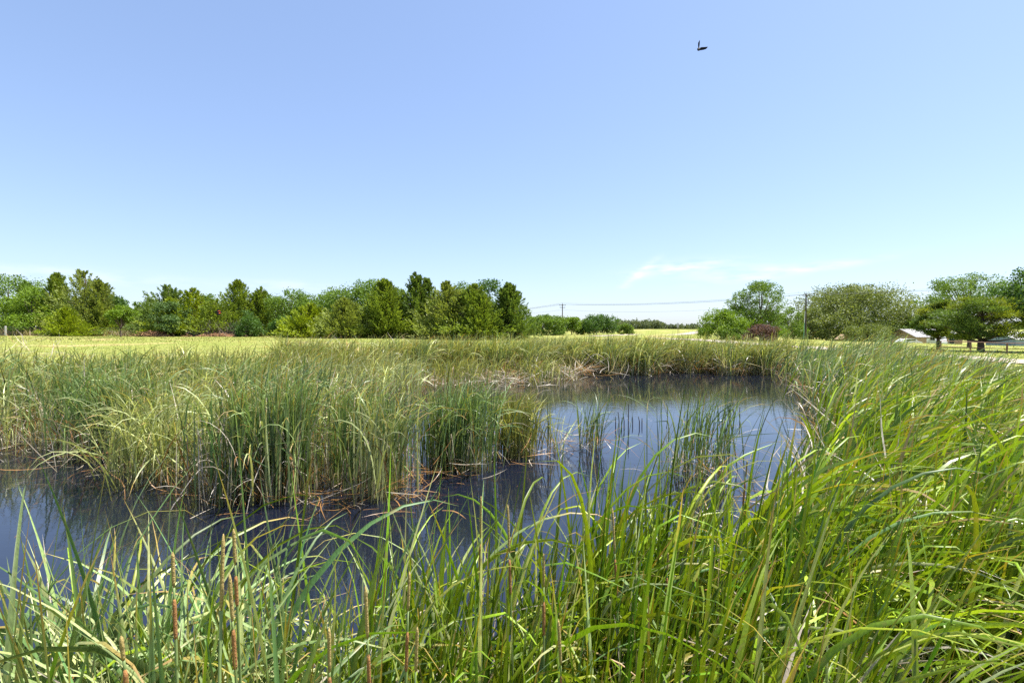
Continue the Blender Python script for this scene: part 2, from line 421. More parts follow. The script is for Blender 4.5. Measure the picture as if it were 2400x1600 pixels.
GREENS = {'blue': (np.array([.095, .170, .050]), np.array([.245, .325, .120])),
          'fresh': (np.array([.080, .155, .008]), np.array([.285, .385, .018])),
          'olive': (np.array([.150, .195, .040]), np.array([.400, .400, .130])),
          'pale': (np.array([.230, .275, .100]), np.array([.480, .510, .230]))}
def greens(kind, n):
    a, b = GREENS[kind]
    return lerp(a[None], b[None], U(0, 1, n)[:, None]) * np.exp(rng.normal(0, .26, n))[:, None]
def dead_cols(n, warm=.4):
    g = np.array([.36, .31, .25]); b = np.array([.38, .195, .065]); wv = np.array([.60, .53, .43])
    t = U(0, 1, n)[:, None]
    c = np.where(t < warm, b, np.where(t < .5 + warm / 2, g, wv))
    return c * U(.6, 1.1, n)[:, None]
def zone_pts(n, px0, px1, d0, d1, keep=None):
    d = np.sqrt(U(d0 ** 2, d1 ** 2, n)); px = U(px0, px1, n)
    return np.stack([(px - 1200) / F * d, d], -1)
def off_corner(xy): return xy[~((xy[:, 0] / xy[:, 1] > .72) & (xy[:, 1] < 2.7))]       # the dry grass of the bottom right corner stays open
def clumpy(n, px0, px1, d0, d1, k, sig):
    """points gathered round k clump centres"""
    c = zone_pts(k, px0, px1, d0, d1); i = rng.integers(0, k, n)
    return c[i] + rng.normal(0, 1, (n, 2)) * sig * U(.5, 1.4, k)[i][:, None]
def bed(xy, h, kind, S=5, W=.02, dead=.26, dry_share=.4, spread=.9, lean=.12, bent=.42, cap=None, zmin=-.03, sdmax=1.0, pr=(1.5, 3.2)):
    """upright leaves, some of them arching over or snapped, with dead stalks between them"""
    xy = xy[pond_sd(xy[:, 0], xy[:, 1]) < sdmax]
    n = len(xy); z = np.maximum(ground(xy[:, 0], xy[:, 1]), zmin)
    base = np.concatenate([xy, z[:, None]], 1)
    patch = .5 + .5 * np.sin(xy[:, 0] * 1.9 + 2 * np.sin(xy[:, 1] * 1.3)) * np.sin(xy[:, 1] * 2.3 + xy[:, 0] * .7)
    hh = h * (1 - np.abs(rng.normal(0, .15, n))) * (.86 + .18 * patch)
    if cap: hh = np.minimum(hh, np.maximum(.4, capn(xy, cap, .13) - z) * U(.72, 1.10, n) * np.where(U(0, 1, n) < .05, 1.1, 1))
    az = wind_az(n, spread)
    u_ = U(0, 1, n)
    bd = np.where(u_ < bent, U(.9, 2.3, n), np.abs(rng.normal(0, .38, n)))
    kinked = (U(0, 1, n) < .15) & (u_ >= bent)
    isd = U(0, 1, n) < dead
    cm = greens(kind, n) * (.85 + .3 * patch)[:, None]
    cm = np.where(isd[:, None], dead_cols(n, .22), cm)
    L = np.where(isd, hh * U(.3, .9, n), hh) * np.where(u_ < bent, 1.12, 1)
    az = np.where(isd & (U(0, 1, n) < .6), U(0, 6.283, n), az)
    th0 = np.abs(rng.normal(lean * .7, lean, n)) * np.where(isd, 1.8, 1)
    kink_a = np.where(kinked, U(.8, 2.2, n), 0) * np.where(isd, 1.2, 1)
    dry = np.where(U(0, 1, n) < dry_share, U(.70, 1.0, n), 2.0); dry = np.where(isd, 2.0, dry)
    cb = lerp(cm, np.array([.30, .25, .15])[None], U(.3, .8, n)[:, None])
    return blades(base, L, az, th0, bd, U(pr[0], pr[1], n), W * U(.5, 1.3, n) * np.where(isd, .65, 1), U(-1.5, 1.5, n), U(.4, .85, n), kink_a, cb, cm, dry, S, 0, rng.normal(0, .5, n))
def litter(xy, Lr, S=3, W=.014, warm=.45, z0=.01, z1=.12, tilt=.12):
    n = len(xy); zz = np.maximum(ground(xy[:, 0], xy[:, 1]), 0) + U(z0, z1, n)
    base = np.concatenate([xy, zz[:, None]], 1); c = dead_cols(n, warm)
    return blades(base, U(Lr[0], Lr[1], n), U(0, 6.283, n), np.pi / 2 + rng.normal(-.03, tilt, n), rng.normal(0, .25, n), U(1, 2, n), W * U(.5, 1.2, n), U(-1, 1, n), U(.3, .8, n), rng.normal(0, .25, n), c, c, np.full(n, 2.0), S, 0, rng.normal(0, .6, n))
def edge_px(d): return np.interp(d, [1, 2, 3, 4, 6, 10, 16, 22, 30], [1420, 1490, 1640, 1750, 1890, 1945, 1895, 1845, 1860]) + 28 * np.sin(np.asarray(d) * 1.7) 

# ---- far belt of cattails behind the pond
def capn(xy, base, amp):
    return base + amp * np.sin(xy[:, 0] * 1.1 + 1.7 * np.sin(xy[:, 0] * .43)) + amp * .6 * np.sin(xy[:, 0] * 2.9 + xy[:, 1]) + .2 * np.exp(-((xy[:, 0] / xy[:, 1] * 1200 - 150) / 190) ** 2) * (xy[:, 1] > 20)
def belt_pts(n):
    px = U(640, 2000, n)
    front = np.interp(px, [640, 800, 1000, 1200, 1400, 1700, 2000], [18.5, 21.5, 23.0, 24.0, 24.8, 25.0, 24.2]) + .7 * np.sin(px / 41) + .45 * np.sin(px / 14.5)
    d = front + np.abs(rng.normal(0, 1, n)) * 2.0 + rng.normal(0, .15, n)
    return np.stack([(px - 1200) / F * d, d], -1)
parts = [bed(belt_pts(9000), 2.3, 'olive', 6, .032, .25, .5, 1.0, .14, .5, 2.16), bed(belt_pts(5000), 2.2, 'blue', 6, .030, .2, .3, .9, .12, .45, 2.1), bed(belt_pts(5000), 2.2, 'pale', 6, .032, .3, .4, 1.1, .2, .65, 2.1), bed(belt_pts(4000), 1.2, 'pale', 4, .03, .8, .3, 1.2, .25, .5, 1.4)]
lx = belt_pts(3000); lx[:, 1] = np.minimum(lx[:, 1], 26) - .2
parts.append(litter(lx, (.5, 1.3), 2, .028, .35, .0, .45, .5))
v = merge(parts)
tag(obj("cattail_belt", mesh_np("cattail_belt", *v, M_REED)), "dense belt of cattails along the far edge of the pond", "cattails", None, "stuff")
# ---- bed on the back left
parts = [bed(clumpy(3000, -150, 740, 10.0, 17.5, 120, .30), 1.95, 'blue', 7, .030, .36, .35, .9, .16, .45, 1.84),
         bed(clumpy(4000, -200, 780, 10.5, 18, 120, .32), 1.88, 'pale', 8, .032, .42, .45, .9, .28, .7, 1.78),
         bed(zone_pts(2800, -250, 700, 13.5, 19), 1.95, 'olive', 6, .032, .3, .4, .9, .14, .45, 1.86),
         bed(clumpy(1500, 700, 960, 13.5, 19.5, 44, .4), 1.6, 'pale', 6, .026, .3, .35, .9, .15, .4, 1.7),
         bed(clumpy(1600, 640, 900, 17, 21, 60, .5), 2.0, 'olive', 6, .027, .25, .35, .9, .15, .45, 2.0),
         litter(zone_pts(2600, -150, 900, 10, 18), (.4, 1.2), 2, .02, .2, 0, .7, .6)]
v = merge(parts)
tag(obj("cattail_bed", mesh_np("cattail_bed", *v, M_REED)), "wide grey-green cattail bed on the left between pond and meadow", "cattails", None, "stuff")
# ---- near strip standing in the water, centre left
parts = [bed(clumpy(1050, 480, 720, 6.3, 7.6, 26, .12), 1.76, 'blue', 10, .021, .45, .35, .8, .09, .32, pr=(3, 6)), bed(clumpy(260, 480, 700, 6.3, 7.2, 16, .12), 1.3, 'olive', 9, .017, .85, .3, 1.2, .16, .3),
         bed(clumpy(640, 725, 985, 6.9, 8.4, 14, .11), 1.62, 'blue', 10, .020, .45, .35, .8, .09, .36, pr=(3, 6)),
         bed(clumpy(620, 490, 960, 6.4, 8.2, 34, .14), 1.74, 'pale', 10, .021, .25, .5, .8, .16, .7, pr=(2.5, 5)),
         bed(clumpy(480, 245, 480, 6.8, 9.5, 30, .22), 1.6, 'pale', 9, .018, .3, .45, .9, .3, .7),
         bed(clumpy(950, 110, 330, 8.3, 10.4, 26, .2), 1.7, 'blue', 9, .022, .4, .35, .8, .16, .5, pr=(2.5, 5)),
         bed(clumpy(1000, -150, 120, 9, 12, 36, .3), 1.5, 'pale', 7, .018, .55, .35, 1.0, .28, .6),
         bed(clumpy(700, 300, 560, 7.2, 9.5, 30, .25), 1.66, 'pale', 9, .019, .2, .5, .6, .32, .8),
         litter(clumpy(520, 480, 1000, 6.2, 8.2, 40, .35), (.25, .9), 5, .011, .85, .0, .12, .22),
         litter(clumpy(200, 0, 480, 7.6, 9.6, 20, .4), (.3, .9), 4, .011, .4, .0, .2, .25)]
v = merge(parts)
tag(obj("cattail_stand", mesh_np("cattail_stand", *v, M_REED)), "stand of blue-green cattails rising from the water left of centre", "cattails", None, "stuff")
# ---- the right bank bed beyond the single plants
def right_pts(n, d0, d1, power=1.0):
    d = d0 + (d1 - d0) * U(0, 1, n) ** power
    lo = edge_px(d) + rng.normal(0, 22, n); hi = np.interp(d, [2, 8, 10, 12, 16, 20, 26], [2620, 2620, 2560, 2380, 2200, 2110, 2060])
    px = lo + (hi - lo) * U(0, 1, n) ** .9 + 0
    return np.stack([(px - 1200) / F * d, d], -1)
parts = [bed(right_pts(3400, 3.0, 9, 1.0), 1.85, 'fresh', 10, .032, .2, .5, .6, .26, .62, 1.84),
         bed(right_pts(2800, 6, 16), 1.9, 'fresh', 8, .030, .22, .45, .6, .26, .62, 1.92, sdmax=4),
         bed(right_pts(3800, 10, 24), 2.0, 'blue', 7, .032, .25, .4, .6, .24, .6, 2.12, sdmax=4.5),
         bed(right_pts(3000, 5, 22), 1.9, 'pale', 8, .030, .35, .45, .65, .32, .75, 2.0, sdmax=4),
         bed(off_corner(right_pts(1600, 2.2, 5)), 1.2, 'fresh', 7, .016, .65, .3, 1.2, .22, .4, 1.3),
         litter(right_pts(2600, 3, 20), (.4, 1.2), 3, .014, .2, 0, .8, .6)]
v = merge(parts)
tag(obj("cattail_thicket", mesh_np("cattail_thicket", *v, M_REED)), "thick bright green cattails covering the right bank", "cattails", None, "stuff")
# ---- low growth between the single plants of the near bank
parts = [bed(zone_pts(650, -150, 760, 1.15, 2.3), 1.5, 'blue', 10, .021, .3, .5, 2.0, .22, .5, 1.5),
         bed(zone_pts(420, -150, 760, 1.15, 2.3), 1.5, 'pale', 10, .021, .3, .5, 2.0, .22, .5, 1.5),
         bed(zone_pts(700, 760, 1440, 1.4, 2.8), 1.35, 'fresh', 10, .016, .32, .45, 2.0, .16, .35, 1.25),
         bed(off_corner(zone_pts(1300, 1330, 2500, 1.5, 3.4)), 1.6, 'fresh', 10, .020, .22, .45, 1.0, .2, .42, 1.65)]
v = merge(parts)
keep = np.ones(len(v[0]), bool)
tag(obj("bank_cattails", mesh_np("bank_cattails", *v, M_REED)), "lower mixed cattail leaves filling the near bank", "cattails", None, "stuff")
# ---- dead mat
parts = [litter(clumpy(1500, 820, 1230, 19.0, 23.4, 70, .7), (.4, 1.1), 3, .022, .25, .02, .3, .25),
         litter(clumpy(450, 1200, 1420, 22.5, 24.8, 20, .5), (.5, 1.3), 3, .03, .2, .02, .4, .4),
         bed(clumpy(2200, 830, 1300, 18.6, 23.4, 60, .5), 1.3, 'olive', 5, .026, .35, .3, .9, .2, .4, 1.2)]
v = merge(parts)
tag(obj("dead_reed_mat", mesh_np("dead_reed_mat", *v, M_REED)), "pale mat of fallen dead reeds on the far waterline", "dead reeds", None, "stuff")

bits = zone_pts(420, -100, 1900, 3.2, 14); bits = bits[pond_sd(bits[:, 0], bits[:, 1]) < -.3]
v = merge([litter(bits, (.02, .10), 2, .006, .4, -.002, .004, .03), litter(clumpy(90, 920, 1000, 6.4, 7.2, 5, .2), (.008, .02), 2, .009, 0, .002, .006, .03)])
tag(obj("floating_debris", mesh_np("floating_debris", *v, M_REED)), "small bits of dead leaf floating on the pond", "debris", None, "stuff")
# ---- separate clumps in the open water
def clump(label, px, d, rad, n, h, kind, W=.018, dead=.22, lean=.14, bent=.35, nd=20):
    c = at(px, 0, d); root = empty("cattail_clump", (c[0], c[1], 0)); tag(root, label, "cattail clump", "cattail clumps in the open water")
    xy = c[None, :2] + rng.normal(0, 1, (n, 2)) * rad * .55
    v, q, cc = bed(xy, h, kind, 9, W, dead, .35, 1.3, lean, bent)
    v = v - np.array([c[0], c[1], 0])
    o = obj("leaves", mesh_np("leaves", v, q, cc, M_REED), root); o["kind"] = "stuff"
    xy = c[None, :2] + rng.normal(0, 1, (nd, 2)) * rad * .9
    v, q, cc = litter(xy, (.3, .9), 5, .011, .55, 0, .25, .3)
    v = v - np.array([c[0], c[1], 0])
    o = obj("fallen_leaves", mesh_np("fallen_leaves", v, q, cc, M_REED), root); o["kind"] = "stuff"
clump("dense dark green cattail clump, second from the pond's open middle", 1068, 8.2, .50, 800, 1.66, 'blue', .018, .26, .09, .3, 120)
clump("squat cattail clump standing alone just right of the left stand", 1208, 8.9, .34, 520, 1.42, 'olive', .017, .2, .12, .35, 60)
clump("small sparse cattail tuft in the middle of the open water", 1385, 9.4, .2, 75, 1.25, 'blue', .016, .2, .22, .3, 45)
clump("loose upright cattail tuft before the open water beside the right bank", 1640, 7.6, .5, 200, 1.62, 'blue', .016, .25, .18, .3, 80)
clump("thin few-stemmed cattail tuft right of the squat clump", 1300, 9.2, .22, 46, 1.15, 'pale', .014, .4, .3, .4, 40)
for k, (px, py, hpx) in enumerate(((1444, 1002, 26), (1452, 1006, 40), (1458, 1003, 24), (1464, 1004, 34), (1474, 1010, 64), (1484, 996, 20), (1500, 1000, 24), (1506, 998, 18), (1566, 975, 30), (1702, 985, 34), (1712, 990, 40), (1722, 984, 30), (1736, 988, 34))):
    d = H * F / (py - HOR); c = at(px, py, d); hgt = hpx / F * d
    mb = MB().tube([(0, 0, -.3), (0, 0, hgt * .5), (random.uniform(-.03, .03), 0, hgt)], [.012, .011, .007], 5)
    o = mb.build("broken_stalk", M_STALK); o.location = (c[0], c[1], 0)
    tag(o, ("leftmost broken stalk right of the middle tuft", "taller broken stalk beside the leftmost one", "short broken stalk right of the taller left one", "broken stalk just left of the tallest one",
            "tallest dark broken stalk in the open water", "short broken stalk just right of the tallest one", "left stalk of the thin pair in open water", "right stalk of the thin pair in open water", "lone broken stalk left of the upright tuft",
            "leftmost broken stalk in the row beside the right bank", "tallest broken stalk in the row beside the right bank", "third broken stalk in the row beside the right bank", "rightmost broken stalk in the row beside the right bank")[k], "reed stalk", "broken stalks in the open water")

# ------------------------------------------------------------------ single cattail plants in front
def leaf_lib(kind, n, mode, dryp):
    out = []
    for i in range(n):
        one = lambda x: np.array([float(x)])
        if mode == 'erect': b, ka, p = abs(rng.normal(0, .35)), 0, U(1.5, 3, 1)[0]
        elif mode == 'arch': b, ka, p = U(1.3, 2.5, 1)[0], 0, U(2.0, 4.0, 1)[0]
        elif mode == 'kink': b, ka, p = U(.1, .5, 1)[0], U(.9, 2.3, 1)[0], 2
        else: b, ka, p = U(.3, 1.9, 1)[0], U(0, 1.5, 1)[0], 2
        cm = greens(kind, 1) if mode != 'dead' else dead_cols(1, .3)
        cb = lerp(cm, np.array([[.34, .30, .17]]), .55)
        dry = U(.78, .98, 1)[0] if (U(0, 1, 1)[0] < dryp and mode != 'dead') else 2.0
        v, q, c = blades(np.zeros((1, 3)), one(1), one(0), one(0.02), one(b), one(p), one(U(.0085, .0135, 1)[0]), one(rng.normal(0, 1.0)), one(U(.45, .85, 1)[0]), one(ka), cb, cm, one(dry), 13, .35, one(rng.normal(0, .6)))
        me = mesh_np("leaf", v, q, c, M_CAT, True); out.append(me)
    return out
LIB = {}
for kind in ('blue', 'fresh', 'pale'):
    LIB[kind] = {'erect': leaf_lib(kind, 14, 'erect', .55 if kind == 'blue' else .35), 'arch': leaf_lib(kind, 12, 'arch', .6 if kind == 'blue' else .4), 'kink': leaf_lib(kind, 8, 'kink', .7)}
LIB['dead'] = leaf_lib('blue', 10, 'dead', 0)
CAMV = Vector((0, 0, H))
def tip_of(me, M):
    n = len(me.vertices); return [M @ me.vertices[i].co for i in (n // 3, n // 2, 2 * n // 3, n - 2)]
NUMW = ("no", "one", "two", "three", "four", "five", "six", "seven", "eight", "nine", "ten")
TAKEN = set(); PLACES = set()
def cattail(x, y, h, kind, weights, label, group, nleaf=None, lean=.14, spread=.9, wide=1.0, az_bias=None):
    """label: a full label, or the place ("in the near left corner") to which the plant's own look is added"""
    z = max(gz(x, y), -.05) if pond_sd(np.array([x]), np.array([y]))[0] > -.2 else -.06
    root = empty("cattail", (x, y, z))
    tally = {'erect': 0, 'arch': 0, 'kink': 0, 'dead': 0}
    for k in range(nleaf or random.randint(5, 8)):
        for tr in range(14):
            rv = random.random()
            mode = 'erect' if rv < weights[0] else 'arch' if rv < weights[0] + weights[1] else 'kink' if rv < weights[0] + weights[1] + weights[2] else 'dead'
            lib = LIB['dead'] if mode == 'dead' else LIB[kind if random.random() < .8 else random.choice(('blue', 'fresh', 'pale'))][mode]
            me = random.choice(lib)
            L = h * random.uniform(.72, 1.06) * (1.15 if mode == 'arch' else 1) * (.8 if mode == 'dead' else 1)
            az = (az_bias if az_bias is not None else WIND) + random.gauss(0, spread) * (1 + tr * .15)
            le = abs(random.gauss(lean * .6, lean))
            M = Matrix.Translation((random.gauss(0, .025), random.gauss(0, .025), 0)) @ Matrix.Rotation(az, 4, 'Z') @ Matrix.Rotation(le, 4, 'Y')
            M = M @ Matrix.Diagonal((L, wide * 1.5, L, 1))
            MW = Matrix.Translation(root.location) @ M
            ok = all((p - CAMV).length > .6 and not (p.y < .75 and p.z > 1.6) for p in tip_of(me, MW))
            if ok: break
        if not ok: continue
        tally[mode] += 1
        o = bpy.data.objects.new("leaf", me); COL.objects.link(o); o.parent = root; o.matrix_local = M
    if group is not None and label in PLACES:
        tl = sorted(((tally[k], w_) for k, w_ in (('erect', 'upright'), ('arch', 'drooping'), ('kink', 'folded'), ('dead', 'dead'))), key=lambda t: -t[0])
        tl = [NUMW[c] + " " + w_ for c, w_ in tl if c]
        size = "tall " if h > 1.6 else "short " if h < 1.4 else ""
        hue = {'blue': 'blue-green ', 'fresh': 'bright green ', 'pale': 'pale green '}[kind]
        for m_, hu in ((2, ''), (3, ''), (2, hue), (1, 'mostly ')):
            b_ = tl[:m_]
            txt = size + ("cattail with chiefly " if hu == "mostly " else hu + "cattail with ") + (", ".join(b_[:-1]) + " and " + b_[-1] if len(b_) > 1 else b_[0]) + " leaves " + label
            if txt not in TAKEN: break
        label = txt; TAKEN.add(label)
    tag(root, label, "cattail", group)
    return root
count = 0
looks = ((.76, .12, .06), (.32, .46, .14), (.30, .16, .36))
def field_of(n, px0, px1, d0, d1, h0, h1, kind, wheres, grp, lw=(.34, .33, .33), lean=.14, spread=.9, wide=1.0, az_bias=None):
    """wheres: names of the equal slices of the strip from left to right"""
    global count
    PLACES.update(wheres)
    for i in range(n):
        d = math.sqrt(random.uniform(d0 ** 2, d1 ** 2)); u = (i + random.random()) / n; px = px0 + (px1 - px0) * u
        if px > 2080 and d < 2.6: d = 2.6 + random.random() * 1.0
        x = (px - 1200) / F * d
        cattail(x, d, random.uniform(h0, h1), kind if random.random() < .75 else random.choice(('blue', 'pale', 'fresh')), random.choices(looks, lw)[0], wheres[int(u * len(wheres))], grp, None, lean, spread, wide, az_bias)
        count += 1
field_of(60, -140, 380, 1.15, 2.1, 1.52, 1.84, 'blue', ("in the near left corner", "in the left thicket", "left of the thick spike"), "cattails in the near left corner", (.26, .36, .38), .22, 1.7, 1.1, WIND - .8)
field_of(46, 380, 760, 1.2, 2.15, 1.45, 1.8, 'blue', ("around the thick spike", "right of the thick spike", "below the left stand"), "cattails below the left stand", (.38, .35, .27), .18, 1.6, 1.1, WIND - .5)
field_of(34, 760, 1080, 1.25, 2.5, 1.3, 1.68, 'fresh', ("below the open water", "left of bottom centre"), "cattails below the open water", (.42, .36, .22), .15, 1.5, 1.15)
field_of(44, 1080, 1440, 1.3, 2.8, 1.3, 1.7, 'fresh', ("in the sparse bottom growth", "beside the orange seed heads", "left of the right thicket"), "cattails at the bottom centre", (.5, .32, .18), .14, 1.3, 1.1)
field_of(62, 1340, 1880, 1.5, 3.2, 1.5, 1.88, 'fresh', ("where the thicket begins", "where thicket meets water", "inside the thicket's edge"), "cattails where the right bank meets the water", (.55, .28, .17), .18, .8, 1.25)
field_of(54, 1850, 2520, 1.7, 3.3, 1.4, 1.8, 'fresh', ("in the near right thicket", "above the bottom right corner", "at the right edge"), "cattails in the near right thicket", (.55, .28, .17), .22, .8, 1.25)
# tall single plants rising over the water, each where the photo shows one
for px, d, h, nl, lab in ((1370, 2.3, 2.0, 3, "tall cattail whose broad leaf reaches over the small tuft"), (1470, 2.1, 1.85, 3, "tall narrow cattail before the middle of the pond"),
                          (1545, 2.6, 1.95, 3, "tall cattail with long straight leaf against the blue water"), (1690, 2.7, 2.0, 3, "tall straight cattail at the water's right edge"),
                          (905, 1.9, 1.62, 3, "single cattail with a leaf bent sideways below the left stand"), (1120, 2.0, 1.72, 4, "cattail with long curved leaf before the squat clump"),
                          (2150, 1.35, 1.7, 4, "broad-leaved cattail leaning right near the bottom right corner"), (2260, 1.2, 1.15, 3, "short broad yellow-tipped cattail in the bottom right corner")):
    x = (px - 1200) / F * d
    cattail(x, d, h, 'fresh', (.85, .10, .03), lab, None, nl, .10, .7, 1.3)
# flowering plants: two-part spikes on thin stems
for px, py, d, up, gap, low, lab in ((517, 1255, 1.3, .20, .0, .0, "cattail with the thickest yellow-brown pollen spike near the left corner"), (530, 1350, 1.3, .13, .02, .12, "cattail with a short spike leaning on the thick spike"),
                                     (541, 1243, 1.45, .11, .03, .1, "cattail with thin spike behind the thick pollen spike"), (396, 1298, 1.4, .10, .03, .12, "cattail with crooked pollen spike left of the thick spike"),
                                     (270, 1500, 1.15, .06, .02, .12, "cattail with brown seed head in the left corner thicket"), (852, 1380, 1.35, .15, .04, .14, "cattail with orange seed head at the bottom below the open water"),
                                     (957, 1345, 1.5, .12, .06, .13, "cattail with pale spike below the open water"), (975, 1478, 1.35, .13, .05, .1, "cattail with thin brown spike right of the pale spike"),
                                     (1127, 1165, 2.0, .17, .02, .16, "cattail with long orange seed head before the open water"), (1190, 1185, 2.0, .19, .02, .15, "cattail with long seed head right of the orange one"),
                                     (1275, 1302, 1.8, .12, .05, .13, "cattail with olive spike at the bottom centre"), (1437, 1192, 2.1, .19, .02, .16, "cattail with red-brown seed head beside the right thicket"),
                                     (765, 1480, 1.3, .12, .01, .1, "cattail with yellow spike at the bottom below the left stand"), (1310, 1460, 1.5, .15, .03, .1, "cattail with dark thin spike low at the bottom centre"),
                                     (1570, 1300, 2.2, .08, .03, .13, "cattail with orange seed head inside the right thicket"), (1755, 1080, 2.9, .1, .03, .15, "cattail with seed head amid the right thicket's edge")):
    t = at(px, py, d); bx, by = t[0] + random.uniform(-.06, .06), t[1] + random.uniform(-.05, .1)
    root = cattail(bx, by, t[2] * .9, 'blue' if px < 760 else 'fresh', (.6, .2, .1), lab, "flowering cattails on the near bank", 4, .12, 1.2)
    b = Vector(root.location); top = Vector(t) - b
    pt = lambda s: Vector((top.x * s ** 1.5, top.y * s ** 1.5, top.z * s))
    Ls = top.length
    s_up = 1 - up / Ls; s_lo1 = s_up - gap / Ls; s_lo0 = s_lo1 - max(low, .001) / Ls
    MB().tube([pt(s) for s in (0, .3, .6, s_lo0)] + [pt(s_lo1), pt(s_up)], [.006, .0055, .0045, .004, .003, .003], 6).build("stem", M_STEM, root, True)
    ss = np.linspace(s_up, 1, 9)
    MB().tube([pt(s) for s in ss], [.002] + [random.uniform(.0044, .0050) for _ in range(7)] + [.0012], 7).build("pollen_spike", M_SPIKE, root, True)
    if low > 0:
        ss = np.linspace(s_lo0, s_lo1, 8)
        MB().tube([pt(s) for s in ss], [.0026] + [.0053] * 6 + [.0026], 8).build("seed_head", M_SEED, root, True)

# ------------------------------------------------------------------ meadow grass
def grass(xy, h, cols, W, spread=.5):
    n = len(xy); z = ground(xy[:, 0], xy[:, 1]) - .01
    return blades(np.concatenate([xy, z[:, None]], 1), h * U(.5, 1.3, n), U(0, 6.28, n), U(0, spread, n), U(0, .9, n), U(1, 2, n), np.broadcast_to(W, (n,)) * U(.6, 1.3, n), U(-1, 1, n), U(.4, .8, n), np.zeros(n), cols, cols, np.full(n, 2.0), 2)
def mixcol(n, *cs):
    cs = np.array(cs); return cs[rng.integers(0, len(cs), n)] * U(.75, 1.2, n)[:, None]
MEAD = ((.185, .215, .048), (.145, .20, .035), (.235, .235, .072), (.29, .265, .11))
def away(xy, lim=1.3): return xy[pond_sd(xy[:, 0], xy[:, 1]) > lim]
p1 = away(zone_pts(14000, -250, 1500, 19, 42)); p2 = zone_pts(15000, -250, 1450, 40, 74)
p3 = away(zone_pts(6000, 1500, 2650, 9, 34)); p3 = p3[np.abs(p3[:, 0] - 24.5) > 2.6]
p4 = zone_pts(7000, 1450, 2650, 34, 110); p4 = p4[np.abs(p4[:, 0] - 24.5) > 3]
v = merge([grass(p1, .07, mixcol(len(p1), *MEAD), .03, .9), grass(p2, .10, mixcol(len(p2), *MEAD), .07, .9), grass(p3, .12, mixcol(len(p3), (.16, .25, .03), (.22, .28, .04), (.3, .3, .07)), .03), grass(p4, .13, mixcol(len(p4), (.2, .25, .03), (.3, .3, .06), (.36, .33, .1)), .09)])
tag(obj("meadow_grass", mesh_np("meadow_grass", *v, M_GRASS)), "short sunlit yellow-green grass across the meadow", "grass", None, "stuff")
q1 = zone_pts(5200, -200, 320, 73.5, 79)
v = grass(q1, .95, mixcol(len(q1), (.40, .32, .22), (.46, .38, .27), (.30, .26, .13)), .10, .25)
tag(obj("dry_tall_grass", mesh_np("dry_tall_grass", *v, M_GRASS)), "strip of tall pinkish dry grass along the wire fence", "grass", None, "stuff")
xx = U(1.3, 4.6, 9000); yy = U(.6, 4.6, 9000); q2 = away(np.stack([xx, yy], -1), .15)
n2 = len(q2)
v = merge([grass(q2, .28, mixcol(n2, (.16, .24, .03), (.30, .27, .10), (.50, .42, .26), (.55, .47, .32)), .006, .9), litter(q2[:2600], (.2, .6), 3, .006, .12, 0, .08, .25)])
tag(obj("bank_grass", mesh_np("bank_grass", *v, M_GRASS)), "straw and short green grass on the bank in the bottom right corner", "grass", None, "stuff")

# ------------------------------------------------------------------ trees
def sprays(P, D, L, W, C):
    """folded diamond leaves at P pointing along D"""
    n = len(P); D = D / np.linalg.norm(D, axis=1, keepdims=True)
    rnd = rng.normal(0, 1, (n, 3)); B = np.cross(D, rnd); B /= np.linalg.norm(B, axis=1, keepdims=True) + 1e-9
    Nn = np.cross(D, B)
    mid = P + D * (L * .45)[:, None]
    V = np.stack([P, mid - B * (W * .5)[:, None] + Nn * (W * .15)[:, None], P + D * L[:, None], mid + B * (W * .5)[:, None] + Nn * (W * .15)[:, None]], 1)
    q = (np.arange(n) * 4)[:, None] + np.arange(4)[None]
    return V.reshape(-1, 3), q, np.repeat(C, 4, 0)
def unit(n):
    v = rng.normal(0, 1, (n, 3)); return v / np.linalg.norm(v, axis=1, keepdims=True)
TINT = {'cedar': ((.120, .185, .022), (.235, .300, .040)), 'cedar_dark': ((.080, .140, .024), (.170, .235, .042)), 'cedar_lime': ((.165, .235, .012), (.290, .350, .024)),
        'cedar_olive': ((.140, .190, .036), (.275, .320, .070)), 'leaf': ((.085, .155, .020), (.170, .260, .034)), 'leaf_dark': ((.050, .115, .022), (.105, .185, .035)),
        'leaf_bright': ((.110, .200, .014), (.205, .300, .028)), 'leaf_blue': ((.065, .130, .036), (.135, .205, .060)), 'oak': ((.110, .150, .036), (.215, .255, .075)),
        'purple': ((.085, .048, .046), (.185, .115, .105)), 'pine': ((.070, .130, .025), (.165, .235, .042)), 'pine_yellow': ((.130, .185, .020), (.255, .290, .028)), 'far': ((.080, .110, .055), (.150, .180, .085))}
def tint(kind, n, clumpv=None):
    a, b = np.array(TINT[kind][0]), np.array(TINT[kind][1])
    t = U(0, 1, n) if clumpv is None else np.clip(.5 * clumpv + .5 * U(0, 1, n), 0, 1)
    return lerp(a[None], b[None], t[:, None]) * U(.85, 1.15, n)[:, None]
